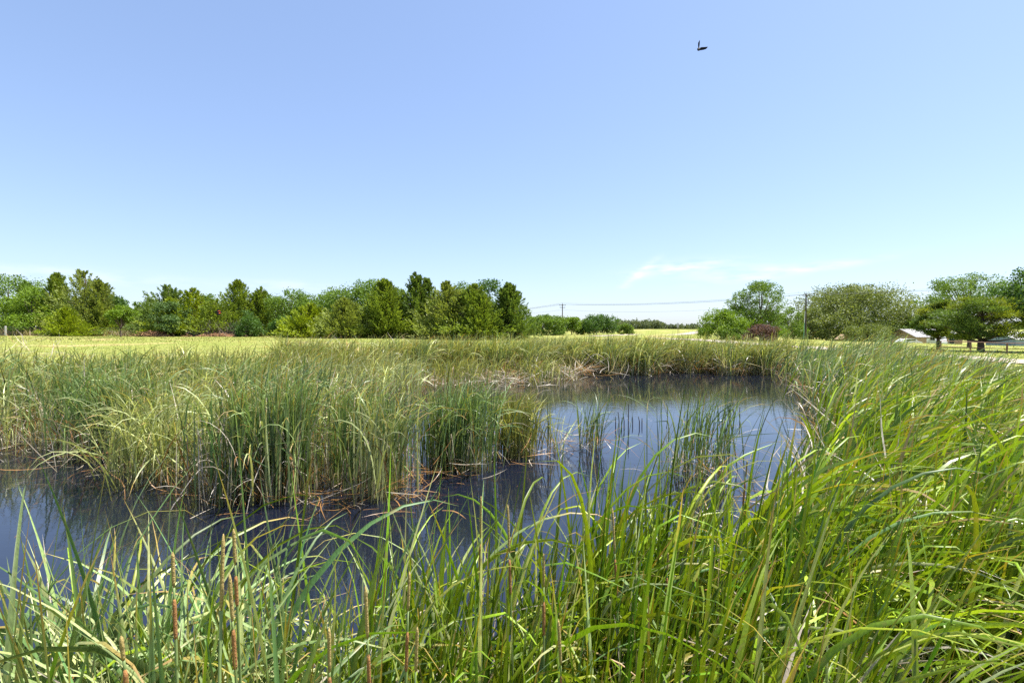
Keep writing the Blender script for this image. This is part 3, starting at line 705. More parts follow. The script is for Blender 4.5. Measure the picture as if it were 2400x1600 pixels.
def cedar_crown(h, wd, kind, nb=150, ns=90, z0=.06, tips=1):
    """upswept feathery plumes whose tips lie on a ragged pointed outline"""
    R0 = wd / 2 * 1.5; nb = int(nb * 1.9); ns = int(ns * .8)
    sub = rng.integers(0, tips, nb)
    sa, sr, sh = U(0, 6.28, tips), U(.25, .55, tips) * R0, U(.74, .95, tips); sr[0] = 0; sh[0] = 1
    sw = np.where(np.arange(tips) == 0, 1.0, .7)
    t = U(z0, 1, nb) ** 1.05; az = U(0, 6.283, nb)
    prof = (np.clip((1 - t) / .92, 0, 1) ** .68) * (.84 + .16 * np.clip(t / .15, 0, 1)) + .015
    lump = 1 + .16 * np.sin(az * 3 + 9 * t + h) + .10 * np.sin(az * 5 - 17 * t + 2 * h)
    r = R0 * sw[sub] * prof * lump * np.clip(1 - np.abs(rng.normal(0, .24, nb)), .2, 1) * np.where(U(0, 1, nb) < .12, 1.22, 1)
    ox, oy = np.cos(sa)[sub] * sr[sub], np.sin(sa)[sub] * sr[sub]
    zt = t * sh[sub] * h
    up = lerp(.25, 1.5, t) + rng.normal(0, .15, nb)
    zs = np.maximum(zt - r * up, .03 * h)
    cv = U(0, 1, nb)
    bi = np.repeat(np.arange(nb), ns); m = len(bi)
    s = U(.12, 1, m) ** .8
    Lb = r + .35
    wob = rng.normal(0, 1, (m, 3)) * ((.03 + .13 * Lb[bi] * (1.12 - s)))[:, None] * np.array([1, 1, .6])
    rr2 = r[bi] * s
    P = np.stack([ox[bi] + np.cos(az[bi]) * rr2, oy[bi] + np.sin(az[bi]) * rr2, zs[bi] + (zt - zs)[bi] * s ** 1.35], -1) + wob
    D = np.stack([np.cos(az[bi]), np.sin(az[bi]), up[bi] * (.5 + .6 * s)], -1) + rng.normal(0, .42, (m, 3))
    P[:, 2] = np.clip(P[:, 2], .12, h * 1.01)
    C = tint(kind, m, cv[bi])
    old = (s < .45) & (U(0, 1, m) < .28)                   # brown inner twigs
    C[old] = np.array([.12, .09, .045]) * U(.7, 1.3, old.sum())[:, None]
    return P, D, C
def make_trunk(root, h, rad, mat, limbs=(), lean=0, top=.95):
    mb = MB()
    pts = [Vector((lean * s * s + .04 * h * math.sin(s * 5 + h) * s, .03 * h * math.cos(s * 4 + h) * s, h * top * s)) for s in (0, .05, .2, .4, .6, .8, 1)]
    pts[0].z = -.15
    mb.tube(pts, [rad * k for k in (1.35, 1.08, .95, .8, .6, .38, .12)], 8)
    for (tx, ty, tz, zz) in limbs:
        s = min(1, max(.12, zz / (h * top))); i = min(5, int(s * 6)); 
        a = Vector((lean * s * s, 0, zz)); b = Vector((tx, ty, tz)); mid = a.lerp(b, .5) + Vector((0, 0, -.04 * (b - a).length))
        r0 = rad * max(.22, .55 * (1 - s * .7))
        mb.tube([a, mid, b], [r0, r0 * .65, r0 * .2], 6)
    return mb.build("trunk", mat, root, True)
def place(name, px, top, d, zb=None):
    c = at(px, top, d); z = gz(c[0], c[1]) if zb is None else zb
    return empty(name, (c[0], c[1], z)), c[2] - z
TREEG = "trees at the meadow's edge"
def cedar(px, top, wpx, d, kind, label, nb=150, ns=80, z0=.06, tips=1, rad=.16, sc=1.0, group="cedars in the grove"):
    root, h = place("cedar_tree", px, top, d); tag(root, label, "tree", group)
    P, D, C = cedar_crown(h, wpx / F * d, kind, nb, ns, z0, tips)
    m = len(P)
    v, q, c = sprays(P, D, U(.18, .42, m) * sc, U(.08, .17, m) * sc, C)
    obj("crown", mesh_np("crown", v, q, c, M_FOL), root)
    limbs = [(math.cos(a) * wpx / F * d * .32, math.sin(a) * wpx / F * d * .32, zz + .35, zz) for a, zz in ((U(0, 6.28, 1)[0], h * t) for t in np.linspace(.1, .7, 14))]
    make_trunk(root, h, rad, M_BARK, limbs)
    return root
def broad(px, top, wpx, d, kind, label, lobes=16, nl=9000, leaf=.17, z0=.28, rad=.18, flat=1.0, name="leafy_tree", group="leafy trees around the meadow", gap=1.0, trunk=True, shape='round', multi=1, mat=None, lobe_r=(.15, .28)):
    root, h = place(name, px, top, d); tag(root, label, "tree" if name != "shrub" else "shrub", group)
    R0 = wpx / F * d / 2 * 1.12
    lobes = int(lobes * 1.9); nl = int(nl * 1.5); leaf *= 1.15
    ch = h * (1 - z0); cz = h * z0 + ch * .5
    dirs = unit(lobes * 3)
    dirs = dirs[dirs[:, 2] > -.75][:lobes]; lobes = len(dirs)
    rad_l = U(lobe_r[0], lobe_r[1], lobes)
    rr_ = U(.2, 1.12, lobes) ** .5
    Cn = dirs * rr_[:, None] * np.array([R0, R0, ch / 2]) * (1 - rad_l * .7)[:, None]
    if shape == 'vase': Cn[:, :2] *= (.6 + .5 * (Cn[:, 2:3] / (ch / 2) * .5 + .5))
    if shape == 'cone': Cn[:, :2] *= (1.15 - .75 * (Cn[:, 2:3] / (ch / 2) * .5 + .5))
    Cn[:, 2] += cz
    if z0 < .15 and lobes > 6:
        ns_ = max(3, lobes // 4); aa_ = U(0, 6.28, ns_); Cn[-ns_:] = np.stack([np.cos(aa_) * R0 * .7, np.sin(aa_) * R0 * .7, U(.12, .3, ns_) * h], -1)
    rl = rad_l * (R0 + ch / 2) * .76
    dome = h - rl * .62 - .30 * ch * np.clip((Cn[:, 0] ** 2 + Cn[:, 1] ** 2) / (R0 * R0), 0, 1.2) * U(.5, 1.3, lobes)
    Cn[:, 2] = np.minimum(Cn[:, 2], dome)
    # one lobe always makes the top
    Cn[0] = (0.1 * R0, 0, h - rl[0] * .62)
    i = rng.choice(lobes, nl, p=(rl ** 2) / (rl ** 2).sum())
    k = 26; tw = unit(lobes * k).reshape(lobes, k, 3) * (U(.45, 1, lobes * k) ** .5).reshape(lobes, k, 1)
    tw = tw * np.array([1, 1, .62])
    j = rng.integers(0, k, nl)
    P = Cn[i] + (tw[i, j] + rng.normal(0, .19 * gap, (nl, 3))) * rl[i][:, None]
    hi_ = P[:, 2] > h * 1.01
    P[hi_, 2] -= U(.02, .12, hi_.sum()) * h
    P[:, 2] = np.maximum(P[:, 2], .1)
    D = unit(nl) * 1.0 + tw[i, j] * .5 + np.array([0, 0, -.15])
    cv = U(0, 1, lobes * k).reshape(lobes, k)[i, j]
    v, q, c = sprays(P, D, leaf * 1.25 * U(.7, 1.3, nl), leaf * .85 * U(.7, 1.3, nl), tint(kind, nl, cv))
    obj("crown", mesh_np("crown", v, q, c, mat or M_FOL), root)
    if trunk:
        limbs = [(Cn[a][0], Cn[a][1], Cn[a][2], h * z0 * .55 + (Cn[a][2] - h * z0) * .35) for a in range(lobes)]
        if z0 < .12: limbs = limbs[:8]
        make_trunk(root, h, rad, M_BARK, limbs, top=.8)
    return root

# left grove
broad(15, 645, 165, 82, 'leaf', "tall green leafy tree at the photo's left edge", 18, 10000, .2, .1, .22)
cedar(64, 660, 70, 84, 'cedar_dark', "dark cedar whose thin tip shows between the two leftmost leafy trees", 90, 70)
broad(80, 672, 105, 77, 'leaf_bright', "bright green leafy tree left of the big olive cedar", 14, 8000, .18, .08, .18)
cedar(136, 640, 84, 79, 'cedar', "slim cedar with pointed tip joined to the big olive cedar's left", 150, 80)
cedar(196, 632, 150, 76, 'cedar_olive', "biggest cedar of the left group, olive with several ragged tips", 230, 90, .10, 3, .26)
cedar(156, 722, 88, 71, 'cedar_lime', "low lime green cedar standing against the wire fence", 110, 80, .03, 1, .1, .8)
broad(270, 694, 44, 78, 'leaf_dark', "small dark round-topped tree right of the big olive cedar", 9, 3500, .18, .12, .12)
cedar(240, 712, 70, 76, 'cedar', "low green cedar at the right foot of the big olive cedar", 100, 70, .04)
broad(283, 716, 66, 66, 'leaf_bright', "small lone lime green tree with bare trunk in front of the fence", 12, 4200, .13, .30, .10, shape='vase')
cedar(398, 668, 150, 75, 'cedar_dark', "dark cedar with dense crown behind the left brush pile", 210, 85, .03, 2, .2)
broad(386, 706, 92, 70, 'leaf_blue', "blue-green bushy tree in front of the dark cedar", 12, 5500, .15, .04, .12)
broad(322, 722, 60, 90, 'leaf_blue', "hazy green tree behind the gap in the left grove", 9, 3000, .2, .05, .12)
cedar(452, 676, 118, 74, 'cedar_lime', "yellow-green cedar behind the flying red-shouldered bird", 170, 80, .08, 2)
cedar(505, 700, 110, 72, 'cedar', "olive green cedar above the bare brushwood", 130, 70, .16, 2)
cedar(558, 658, 112, 76, 'cedar', "olive cedar with the sharpest tall spire left of centre", 190, 80, .05)
cedar(612, 675, 84, 77, 'cedar', "thin-topped cedar right of the sharp spire", 120, 60, .05)
broad(576, 728, 70, 71, 'leaf_dark', "dark leafy bush at the foot of the spired cedar", 9, 3500, .15, .02, .1, name="shrub")
broad(682, 676, 104, 78, 'leaf', "light airy leafy tree between the spired cedar and the big grove", 13, 4200, .17, .15, .16, gap=1.2)
broad(664, 740, 72, 70, 'leaf_dark', "dark leafy bush below the airy tree", 9, 3300, .15, .02, .1, name="shrub")
cedar(728, 712, 130, 66, 'cedar_lime', "broad yellow-green cedar at the left end of the big grove", 150, 80, .08, 1)
broad(852, 657, 190, 70, 'leaf', "wide green leafy tree rising behind the big grove's left half", 22, 12000, .17, .1, .24)
cedar(808, 700, 120, 62, 'cedar_olive', "pale olive cedar with drooping skirts before the wide leafy tree", 170, 80, .17, 1)
cedar(902, 655, 118, 63, 'cedar', "dark green cedar with pointed top in the middle of the big grove", 200, 85, .14)
cedar(976, 642, 104, 64, 'cedar_dark', "cedar with the tallest crooked tip in the big grove", 170, 80, .12, 2)
cedar(1046, 662, 150, 60, 'cedar_olive', "wide olive cedar right of the crooked tip", 220, 85, .14, 2, .22)
cedar(1112, 668, 140, 58, 'cedar', "yellow-olive cedar before the grove's right end", 200, 85, .12, 2, .2)
broad(1138, 656, 116, 64, 'leaf_dark', "dark leafy tree standing behind the grove's right end", 14, 7500, .16, .1, .2)
cedar(1192, 666, 100, 58, 'cedar_dark', "dark brownish cedar at the right end of the big grove", 190, 85, .05, 1, .2)
broad(345, 706, 80, 84, 'leaf', "rounded green tree peeping over the left brush pile", 10, 4500, .19, .05, .14)
broad(486, 690, 96, 82, 'leaf', "rounded green tree behind the bare brushwood", 11, 5200, .19, .05, .14)
broad(642, 696, 90, 80, 'leaf', "rounded green tree left of the airy leafy tree", 10, 4800, .18, .05, .14)
broad(770, 684, 96, 72, 'leaf', "rounded green tree left of the wide leafy tree", 11, 5200, .17, .05, .14)
broad(946, 674, 100, 70, 'leaf', "rounded green tree between the pointed and crooked cedars", 11, 5400, .17, .05, .14)
broad(1078, 662, 110, 68, 'leaf', "rounded green tree peeping above the two olive cedars", 12, 6000, .17, .05, .14)
# beyond the pond, centre right
broad(1272, 738, 104, 130, 'leaf', "round green tree left of the far utility pole", 14, 6500, .26, .03, .2)
broad(1240, 742, 60, 140, 'leaf_bright', "pale green tree peeping out right of the big grove", 9, 3000, .28, .03, .15)
broad(1340, 744, 74, 138, 'leaf_bright', "pale green tree right behind the far utility pole", 10, 3800, .26, .03, .15)
broad(1398, 738, 100, 140, 'leaf_dark', "dark green tree with a stray tuft on top in the far middle", 14, 6000, .26, .03, .2)
broad(1462, 758, 44, 150, 'leaf', "small round tree at the foot of the far wood", 8, 2200, .28, .02, .12)
# right group
broad(1690, 724, 118, 84, 'leaf_bright', "bushy bright green tree left of the tall open tree", 16, 8000, .17, .04, .16)
broad(1782, 658, 118, 90, 'leaf', "tall open-crowned tree with gaps above the purple shrub", 28, 11500, .17, .12, .2, gap=.8, lobe_r=(.14, .23))
broad(1784, 759, 78, 76, 'purple', "dark purple-leaved shrub below the tall open tree", 12, 4500, .13, .03, .08, name="shrub", group="shrubs by the right trees")
broad(1722, 768, 60, 78, 'leaf', "low green shrub left of the purple shrub", 8, 2500, .14, .02, .06, name="shrub", group="shrubs by the right trees")
broad(1846, 720, 74, 118, 'leaf', "small leafy tree just left of the near utility pole", 10, 3800, .22, .04, .12)
broad(1996, 667, 262, 128, 'oak', "huge spreading grey-green tree right of the near utility pole", 38, 32000, .27, .03, .55, lobe_r=(.16, .27))
broad(1898, 722, 84, 122, 'oak', "grey-green bushy tree behind the near utility pole", 10, 4500, .25, .03, .14)
broad(2032, 760, 110, 106, 'oak', "low spreading shrub under the huge grey-green tree", 10, 4000, .2, .03, .1, name="shrub", group="shrubs by the right trees")
broad(2120, 744, 90, 120, 'leaf', "green tree beyond the grey-roofed house", 10, 3800, .24, .03, .16)
broad(2272, 640, 172, 62, 'leaf', "airy tall leafy tree rising behind the two pines", 28, 5600, .13, .34, .2, gap=.85, lobe_r=(.12, .2))
broad(2432, 626, 190, 42, 'leaf_dark', "dark leafy tree cut off by the photo's right edge", 22, 9000, .13, .3, .24, lobe_r=(.18, .28))
def pine(px, top, wpx, d, kinds, label, trunks, seed_limb=False):
    root, h = place("pine_tree", px, top, d); tag(root, label, "tree", "pines by the right road")
    R0 = wpx / F * d / 2; P, D, C = [], [], []
    limbs = []
    npad = 48
    for k in range(npad):
        t = k / (npad - 1); zz = h * lerp(.27, .95, t ** .9); rmax = R0 * math.sqrt(max(.03, 1 - ((t - .42) / .60) ** 2))
        a = U(0, 6.28, 1)[0]; r = rmax * U(.25, 1.0, 1)[0]
        c = np.array([math.cos(a) * r, math.sin(a) * r, zz + U(-.05, .05, 1)[0] * h - .08 * r])
        pr = R0 * U(.17, .33, 1)[0]; m = 470
        pp = rng.normal(0, .5, (m, 3)) * np.array([pr, pr, pr * .36]) + c
        kind = kinds[rng.integers(0, len(kinds))]
        P.append(pp); D.append(np.stack([pp[:, 0] * .3, pp[:, 1] * .3, np.full(m, .5)], -1) + rng.normal(0, .6, (m, 3))); C.append(tint(kind, m, np.full(m, U(0, 1, 1)[0])))
        limbs.append((c[0], c[1], c[2] - .1, max(h * .18, zz - .35 * r - .2)))
    P = np.concatenate(P); D = np.concatenate(D); C = np.concatenate(C); m = len(P)
    P[:, 2] = np.where(P[:, 2] > h, h - np.abs(rng.normal(0, .06 * h, m)), P[:, 2])
    v, q, c = sprays(P, D, U(.16, .3, m), U(.035, .075, m), C)
    obj("crown", mesh_np("crown", v, q, c, M_FOL), root)
    if seed_limb: limbs.append((R0 * .62, -.2, h * .44, h * .17))
    make_trunk(root, h, trunks, M_BARK, limbs, top=.93)
pine(2200, 703, 92, 47, ('pine', 'pine_yellow', 'pine_yellow'), "yellowish pine left of the larger dark pine", .15)
pine(2300, 694, 172, 42, ('pine', 'pine', 'pine_yellow'), "larger dark green pine with low bare side branch", .22, True)
# far woods that read as one mass
def woods(name, pts, hmin, hmax, leaf, kind, n, label, dens=1.0):
    Vs = []; 
    pts = np.array(pts, float)
    seg = rng.integers(0, len(pts) - 1, n); t = U(0, 1, n)
    k = max(30, n // 160)
    cs = rng.integers(0, len(pts) - 1, k); ct = U(0, 1, k)
    cen = lerp(pts[cs], pts[cs + 1], ct[:, None]); d = cen[:, 1] * U(.97, 1.06, k)
    x = (cen[:, 0] - 1200) / F * d; zt = H - (cen[:, 2] - HOR) / F * d
    zg = ground(x, d); hh = np.maximum(zt - zg, 2) * U(.72, 1.05, k)
    i = rng.integers(0, k, n); u_ = unit(n) * (U(.3, 1, n) ** .4)[:, None]
    wd = hh * U(.38, .6, k)
    P = np.stack([x[i] + u_[:, 0] * wd[i], d[i] + u_[:, 1] * wd[i], zg[i] + hh[i] * (.5 + .5 * u_[:, 2])], -1)
    v, q, c = sprays(P, unit(n), leaf * U(.6, 1.4, n), leaf * .7 * U(.6, 1.4, n), tint(kind, n, U(0, 1, k)[i]))
    tag(obj(name, mesh_np(name, v, q, c, M_FOL)), label, "woods", None, "stuff")
woods("far_woods", [(1150, 300, 748), (1430, 300, 745), (1540, 310, 750), (1560, 320, 760), (1640, 330, 758), (1760, 340, 758), (1900, 330, 752)], 6, 9, .95, 'far', 26000, "dull green wood along the far side of the field")
woods("hill_woods", [(2040, 190, 745), (2120, 190, 742), (2200, 200, 748), (2300, 240, 757), (2450, 260, 750), (2600, 260, 745)], 6, 9, .6, 'leaf', 15000, "green wood on the rise beyond the pines")
woods("grove_undergrowth", [(-200, 90, 680), (20, 90, 680), (200, 88, 700), (285, 90, 730), (340, 90, 732), (420, 86, 686), (620, 84, 690), (740, 80, 696), (800, 76, 680), (900, 74, 668), (1160, 72, 672)], 3, 5, .24, 'leaf', 52000, "shaded undergrowth filling the gaps of the left grove")

# ------------------------------------------------------------------ brush piles and bare brushwood
def brush(px0, px1, top, d, label, n, mat):
    c0 = at((px0 + px1) / 2, 0, d); root = empty("brush_pile", (c0[0], c0[1], gz(c0[0], c0[1]))); tag(root, label, "brush pile", "brush piles by the grove")
    wd = (px1 - px0) / F * d; hh = at(0, top, d)[2] - root.location.z
    mb = MB()
    for i in range(n):
        x = random.gauss(0, .24) * wd; k = max(.12, 1 - abs(x / (wd * .5)))
        p = Vector((x, random.gauss(0, .5), random.uniform(0, hh * k)))
        a = random.uniform(0, 6.28); e = random.gauss(.15, .35); L = random.uniform(.5, 1.7)
        dv = Vector((math.cos(a) * math.cos(e), math.sin(a) * math.cos(e) * .6, math.sin(e))) * L * .5
        q = p + dv; q.z = min(max(q.z, .02), hh); p2 = p - dv; p2.z = max(p2.z, .02)
        mb.tube([p2, (p2 + q) * .5 + Vector((0, 0, random.gauss(0, .06))), q], [random.uniform(.02, .05), .025, .012], 4, False)
    o = mb.build("branches", mat, root); o["kind"] = "stuff"
brush(325, 392, 775, 69, "taller orange-brown brush pile by the fence post", 420, M_DEADWOOD)
brush(460, 560, 781, 70, "low wide brown brush pile under the olive cedars", 420, M_DEADWOOD)
c0 = at(508, 0, 71); root = empty("brushwood", (c0[0], c0[1], gz(c0[0], c0[1]))); tag(root, "bare grey brushwood tangle below the olive cedar", "brushwood")
mb = MB()
for i in range(420):
    x = random.gauss(0, 1.5); y = random.gauss(0, .5); L = random.uniform(.8, 2.6); a = random.gauss(0, .55); b = random.gauss(0, .5)
    p = Vector((x, y, 0)); q = p + Vector((math.sin(a) * L, math.sin(b) * L * .5, math.cos(a) * L)); m_ = (p + q) * .5 + Vector((random.gauss(0, .15), 0, .1))
    mb.tube([p, m_, q], [.025, .018, .008], 4, False)
o = mb.build("twigs", M_PALEBARK, root); o["kind"] = "stuff"

# ------------------------------------------------------------------ wire fence on the left
fr = empty("wire_fence", (at(13, 0, 72)[0], 72, gz(at(13, 0, 72)[0], 72))); tag(fr, "barbed wire fence with a grey wooden post and rusty steel posts at the meadow's end", "fence")
def rel(p): return Vector(p) - fr.location
posts = [(-210, 74, 's'), (-140, 73.5, 's'), (-60, 73, 's'), (13, 72, 'w'), (84, 72.5, 's'), (155, 72.5, 's'), (221, 72.5, 's'), (287, 72.8, 's'), (338, 73, 's'), (410, 73, 's'), (480, 73, 's'), (550, 73, 's'), (612, 73, 's'), (675, 70, 'w2'), (740, 70, 's'), (820, 70, 's')]
tops = []
for px, d, kk in posts:
    c = at(px, 0, d); z = gz(c[0], c[1]); b = rel((c[0], c[1], z))
    if kk == 's':
        o = MB().box(b + Vector((0, 0, .6)), (.045, .012, 1.4)).box(b + Vector((0, .025, .6)), (.012, .04, 1.4)).build("steel_post", M_RUST, fr)
        MB().box(b + Vector((0, .01, 1.33)), (.06, .06, .14)).build("post_tip", M_WHITE, o)
        tops.append((b, 1.2))
    else:
        r = .13 if kk == 'w' else .09
        MB().tube([b + Vector((0, 0, -.2)), b + Vector((0, 0, .7)), b + Vector((.02, 0, 1.32)), b + Vector((.02, 0, 1.36))], [r, r * .97, r * .93, r * .7], 10).build("wooden_post", M_GREYWOOD, fr, False)
        tops.append((b, 1.2))
for hgt in (.35, .65, .95, 1.2):
    pts = []
    for i in range(len(tops)):
        pts.append(tops[i][0] + Vector((0, -.04, hgt)))
        if i < len(tops) - 1: pts.append((tops[i][0] + tops[i + 1][0]) * .5 + Vector((0, -.04, hgt - .04)))
    MB().tube(pts, .011, 4, False).build("barbed_wire", M_WIRE, fr)

# ------------------------------------------------------------------ utility poles and lines
def utility_pole(px, top, d, label, two_arms, transformer):
    c = at(px, top, d); z = gz(c[0], c[1]); h = c[2] - z
    root = empty("utility_pole", (c[0], c[1], z)); tag(root, label, "utility pole", "utility poles along the road")
    MB().tube([(0, 0, -.3), (0, 0, h * .5), (0, 0, h)], [.19, .165, .13], 10).build("pole", M_POLE, root)
    arms = [(.45, 2.4 if two_arms else 1.9, .3)] + ([(1.25, 2.2, .55)] if two_arms else [])
    att = []
    for dz, ln, yaw in arms:
        a = MB().box((0, -.17, h - dz), (ln, .1, .13), rz=yaw if two_arms else .1).build("crossarm", M_POLE, root)
        for sx in (-.46, .46, -.25 if two_arms else .25):
            q = Vector((sx * ln * math.cos(yaw), sx * ln * math.sin(yaw) - .17, h - dz + .065))
            MB().tube([q, q + Vector((0, 0, .08)), q + Vector((0, 0, .2)), q + Vector((0, 0, .24))], [.02, .05, .045, .02], 8).build("insulator", M_INSUL, a)
            if dz < 1: att.append(root.location + q + Vector((0, 0, .24)))
    MB().tube([(0, 0, h), (0, 0, h + .1), (0, 0, h + .28), (0, 0, h + .32)], [.03, .055, .05, .02], 8).build("insulator", M_INSUL, root)
    att.append(root.location + Vector((0, 0, h + .32)))
    att.append(root.location + Vector((.14, -.1, h * .8)))
    if transformer:
        tx = Vector((.62, -.05, h - 1.9))
        t_ = MB().tube([tx + Vector((0, 0, -.45)), tx + Vector((0, 0, -.42)), tx + Vector((0, 0, .38)), tx + Vector((0, 0, .45))], [.25, .28, .28, .2], 14).build("transformer", M_GALV, root)
        for sx in (-.12, .12): MB().tube([tx + Vector((sx, 0, .42)), tx + Vector((sx, 0, .55)), tx + Vector((sx, 0, .72))], [.035, .05, .02], 6).build("bushing", M_INSUL, t_)
        MB().box((.26, -.05, h - 1.8), (.3, .08, .12)).build("bracket", M_GALV, root)
        MB().tube([(-.12, -.1, h - .9), (-.75, -.6, .15)], .016, 5).build("guy_wire", M_WIRE, root)
        a, b = Vector((-.12, -.1, h - .9)), Vector((-.75, -.6, .15))
        MB().tube([a.lerp(b, .33), a.lerp(b, .62)], .055, 6).build("guy_guard", M_WHITE, root)
        MB().tube([a.lerp(b, .62), a.lerp(b, 1.0)], .06, 6).build("guy_guard", M_GREENP, root)
    return att
A1 = utility_pole(1318, 712, 172, "far utility pole with two crossarms standing between the round trees", True, False)
A2 = utility_pole(1888, 688, 112, "near utility pole with a grey transformer before the huge tree", False, True)
A0 = [Vector(at(1030 + 4 * i, 733 + 1 * i, 255)) for i in range(5)]
A3 = [Vector(at(2560 + 3 * i, 640 + 5 * i, 78)) for i in range(5)]
def line(a, b, sag, label, r=.03):
    pts = [a.lerp(b, s) - Vector((0, 0, sag * 4 * s * (1 - s))) for s in np.linspace(0, 1, 14)]
    o0 = a.copy()
    mb = MB().tube([p - o0 for p in pts], r, 4, False)
    o = mb.build("power_line", M_WIRE); o.location = o0; tag(o, label, "power line", "power lines along the road")
names = ("outer left", "outer right", "inner", "topmost", "lowest")
for i in range(5):
    line(A1[i], A2[i], .9 + .1 * i, "%s power line sagging between the two utility poles" % names[i], .018)
    line(A0[i], A1[i], 1.2, "%s power line running left from the far utility pole" % names[i], .02)
    line(A2[i], A3[i], .7, "%s power line running right from the near utility pole" % names[i], .012)

# ------------------------------------------------------------------ road sign
c = at(1589, 756, 96); z = gz(c[0], c[1]); root = empty("road_sign", (c[0], c[1], z)); tag(root, "grey back of an octagonal road sign on a thin rusty post in the field", "road sign")
h = c[2] - z
MB().box((0, 0, h * .5 - .1), (.07, .03, h)).box((.03, .02, h * .5 - .1), (.015, .05, h)).box((-.03, .02, h * .5 - .1), (.015, .05, h)).build("post", M_RUST, root)
ry = R(52); e1 = Vector((math.cos(ry), math.sin(ry), 0)); e3 = Vector((0, 0, 1)); nn = Vector((-math.sin(ry), math.cos(ry), 0))
oc = [Vector((0, .02, h - .5)) + nn * .03 + (e1 * math.cos(R(22.5 + 45 * k)) + e3 * math.sin(R(22.5 + 45 * k))) * .52 for k in range(8)]
MB().prism(oc, nn * .03).build("sign_plate", M_GALV, root)

# ------------------------------------------------------------------ buildings and vehicles on the right
def gable(name, px, d, yaw, L, Wd, wall_h, roof_h, wallm, roofm, label, door=None, windows=()):
    c = at(px, 0, d); z = gz(c[0], c[1]) - .05
    root = empty(name, (c[0], c[1], z)); root.rotation_euler = (0, 0, yaw); tag(root, label, "building")
    x, y = L / 2, Wd / 2
    mb = MB().prism([(-x, -y, 0), (-x, y, 0), (-x, y, wall_h), (-x, 0, wall_h + roof_h), (-x, -y, wall_h)], (L, 0, 0))
    wl = mb.build("wall", wallm, root)
    ov = .35; t = .09
    k = roof_h / y
    for s in (-1, 1):
        prof = [(-x - ov, s * (y + ov), wall_h - k * ov + .01), (-x - ov, 0, wall_h + roof_h + .01), (-x - ov, 0, wall_h + roof_h + t + .01), (-x - ov, s * (y + ov), wall_h - k * ov + t + .01)]
        r = MB().prism(prof, (L + 2 * ov, 0, 0)).build("roof_slope", roofm, root)
        for q in np.arange(-x - ov + .3, x + ov, .6):
            rb = MB().prism([(q, s * (y + ov), wall_h - k * ov + t + .012), (q, 0, wall_h + roof_h + t + .012), (q, 0, wall_h + roof_h + t + .05), (q, s * (y + ov), wall_h - k * ov + t + .05)], (.05, 0, 0)).build("roof_rib", roofm, r)
    for (wx, wz, ww, wh) in windows:
        f = MB().box((wx, -y - .02, wz), (ww + .14, .06, wh + .14)).build("window", M_WHITE, root)
        MB().box((wx, -y - .055, wz), (ww, .02, wh)).build("pane", M_GLASS, f)
    if door: MB().box((door, -y - .03, 1.02), (.95, .06, 2.04)).build("door", M_WHITE, root)
    return root
gable("house", 2165, 114, R(6), 11, 7.5, 2.35, 1.6, M_TAN, M_ROOF, "low tan house with grey metal roof under the yellowish pine", -2.6, ((0.2, 1.4, 1.2, 1.0), (2.9, 1.4, 1.2, 1.0)))
gable("shed", 2420, 104, R(4), 14, 6, 1.75, 1.25, M_BLUE, M_WROOF, "long blue-grey shed with white metal roof at the right edge", None, ())
gable("hut", 1979, 112, R(84), 2.4, 2.0, .95, .8, M_TAN, M_TAN, "small tan gabled hut below the huge grey-green tree", None, ())
def vehicle(px, d, yaw, L, hb, hr, label, name, cat):
    c = at(px, 0, d); root = empty(name, (c[0], c[1], gz(c[0], c[1]))); root.rotation_euler = (0, 0, yaw); tag(root, label, cat)
    w2 = .88
    prof = [(-L / 2, 0, .38), (-L / 2, 0, hb * .9), (-L * .44, 0, hb), (-L * .34, 0, hr * .97), (-L * .28, 0, hr), (L * .12, 0, hr), (L * .17, 0, hr * .97), (L * .29, 0, hb * 1.03), (L * .47, 0, hb * .9), (L / 2, 0, hb * .72), (L / 2, 0, .38)]
    body = MB().prism([(a, -w2, b) for a, _, b in prof], (0, 2 * w2, 0)).build("body", M_WHITE, root)
    for s in (-1, 1):
        for (a0, a1) in ((-.31, -.1), (-.08, .14)):
            MB().box(((a0 + a1) / 2 * L, s * (w2 + .006), (hb + hr) / 2 + .02), ((a1 - a0) * L, .02, (hr - hb) * .66)).build("side_window", M_GLASS, root)
        for a0 in (-.31, .31):
            wv = MB().tube([(a0 * L, s * (w2 - .16), .34), (a0 * L, s * (w2 + .015), .34)], .34, 16).build("wheel", M_TYRE, root)
            MB().tube([(a0 * L, s * (w2 + .016), .34), (a0 * L, s * (w2 + .03), .34)], .19, 12).build("rim", M_GALV, wv)
        MB().box((L / 2 + .01, s * .6, hb * .68), (.03, .3, .12)).build("headlight", M_GALV, root)
    return root
vehicle(2196, 104, R(70), 4.8, 1.05, 1.95, "white van parked before the tan house, right of the white car", "parked_van", "van")
vehicle(2130, 100, R(8), 4.4, .95, 1.45, "white car parked before the grey-roofed tan house", "parked_car", "car")

# pipe fence along the road
pf = empty("pipe_fence", (28, 36, gz(28, 36))); tag(pf, "low dark pipe fence beyond the gravel road at the right", "fence")
pp = [tuple(at(px, 0, d)[:2]) for px, d in ((2205, 37), (2275, 37), (2361, 36.5), (2450, 36), (2540, 35.5), (2630, 35))]
railp = []
for x, y in pp:
    z = gz(x, y); p = Vector((x, y, z)) - pf.location
    MB().tube([p + Vector((0, 0, -.2)), p + Vector((0, 0, .78))], .05, 8).build("post", M_RUST, pf); railp.append(p)
MB().tube([p + Vector((0, 0, .8)) for p in railp], .03, 8).build("top_rail", M_RUST, pf)
MB().tube([p + Vector((0, -.055, .4)) for p in railp], .02, 8).build("middle_rail", M_RUST, pf)

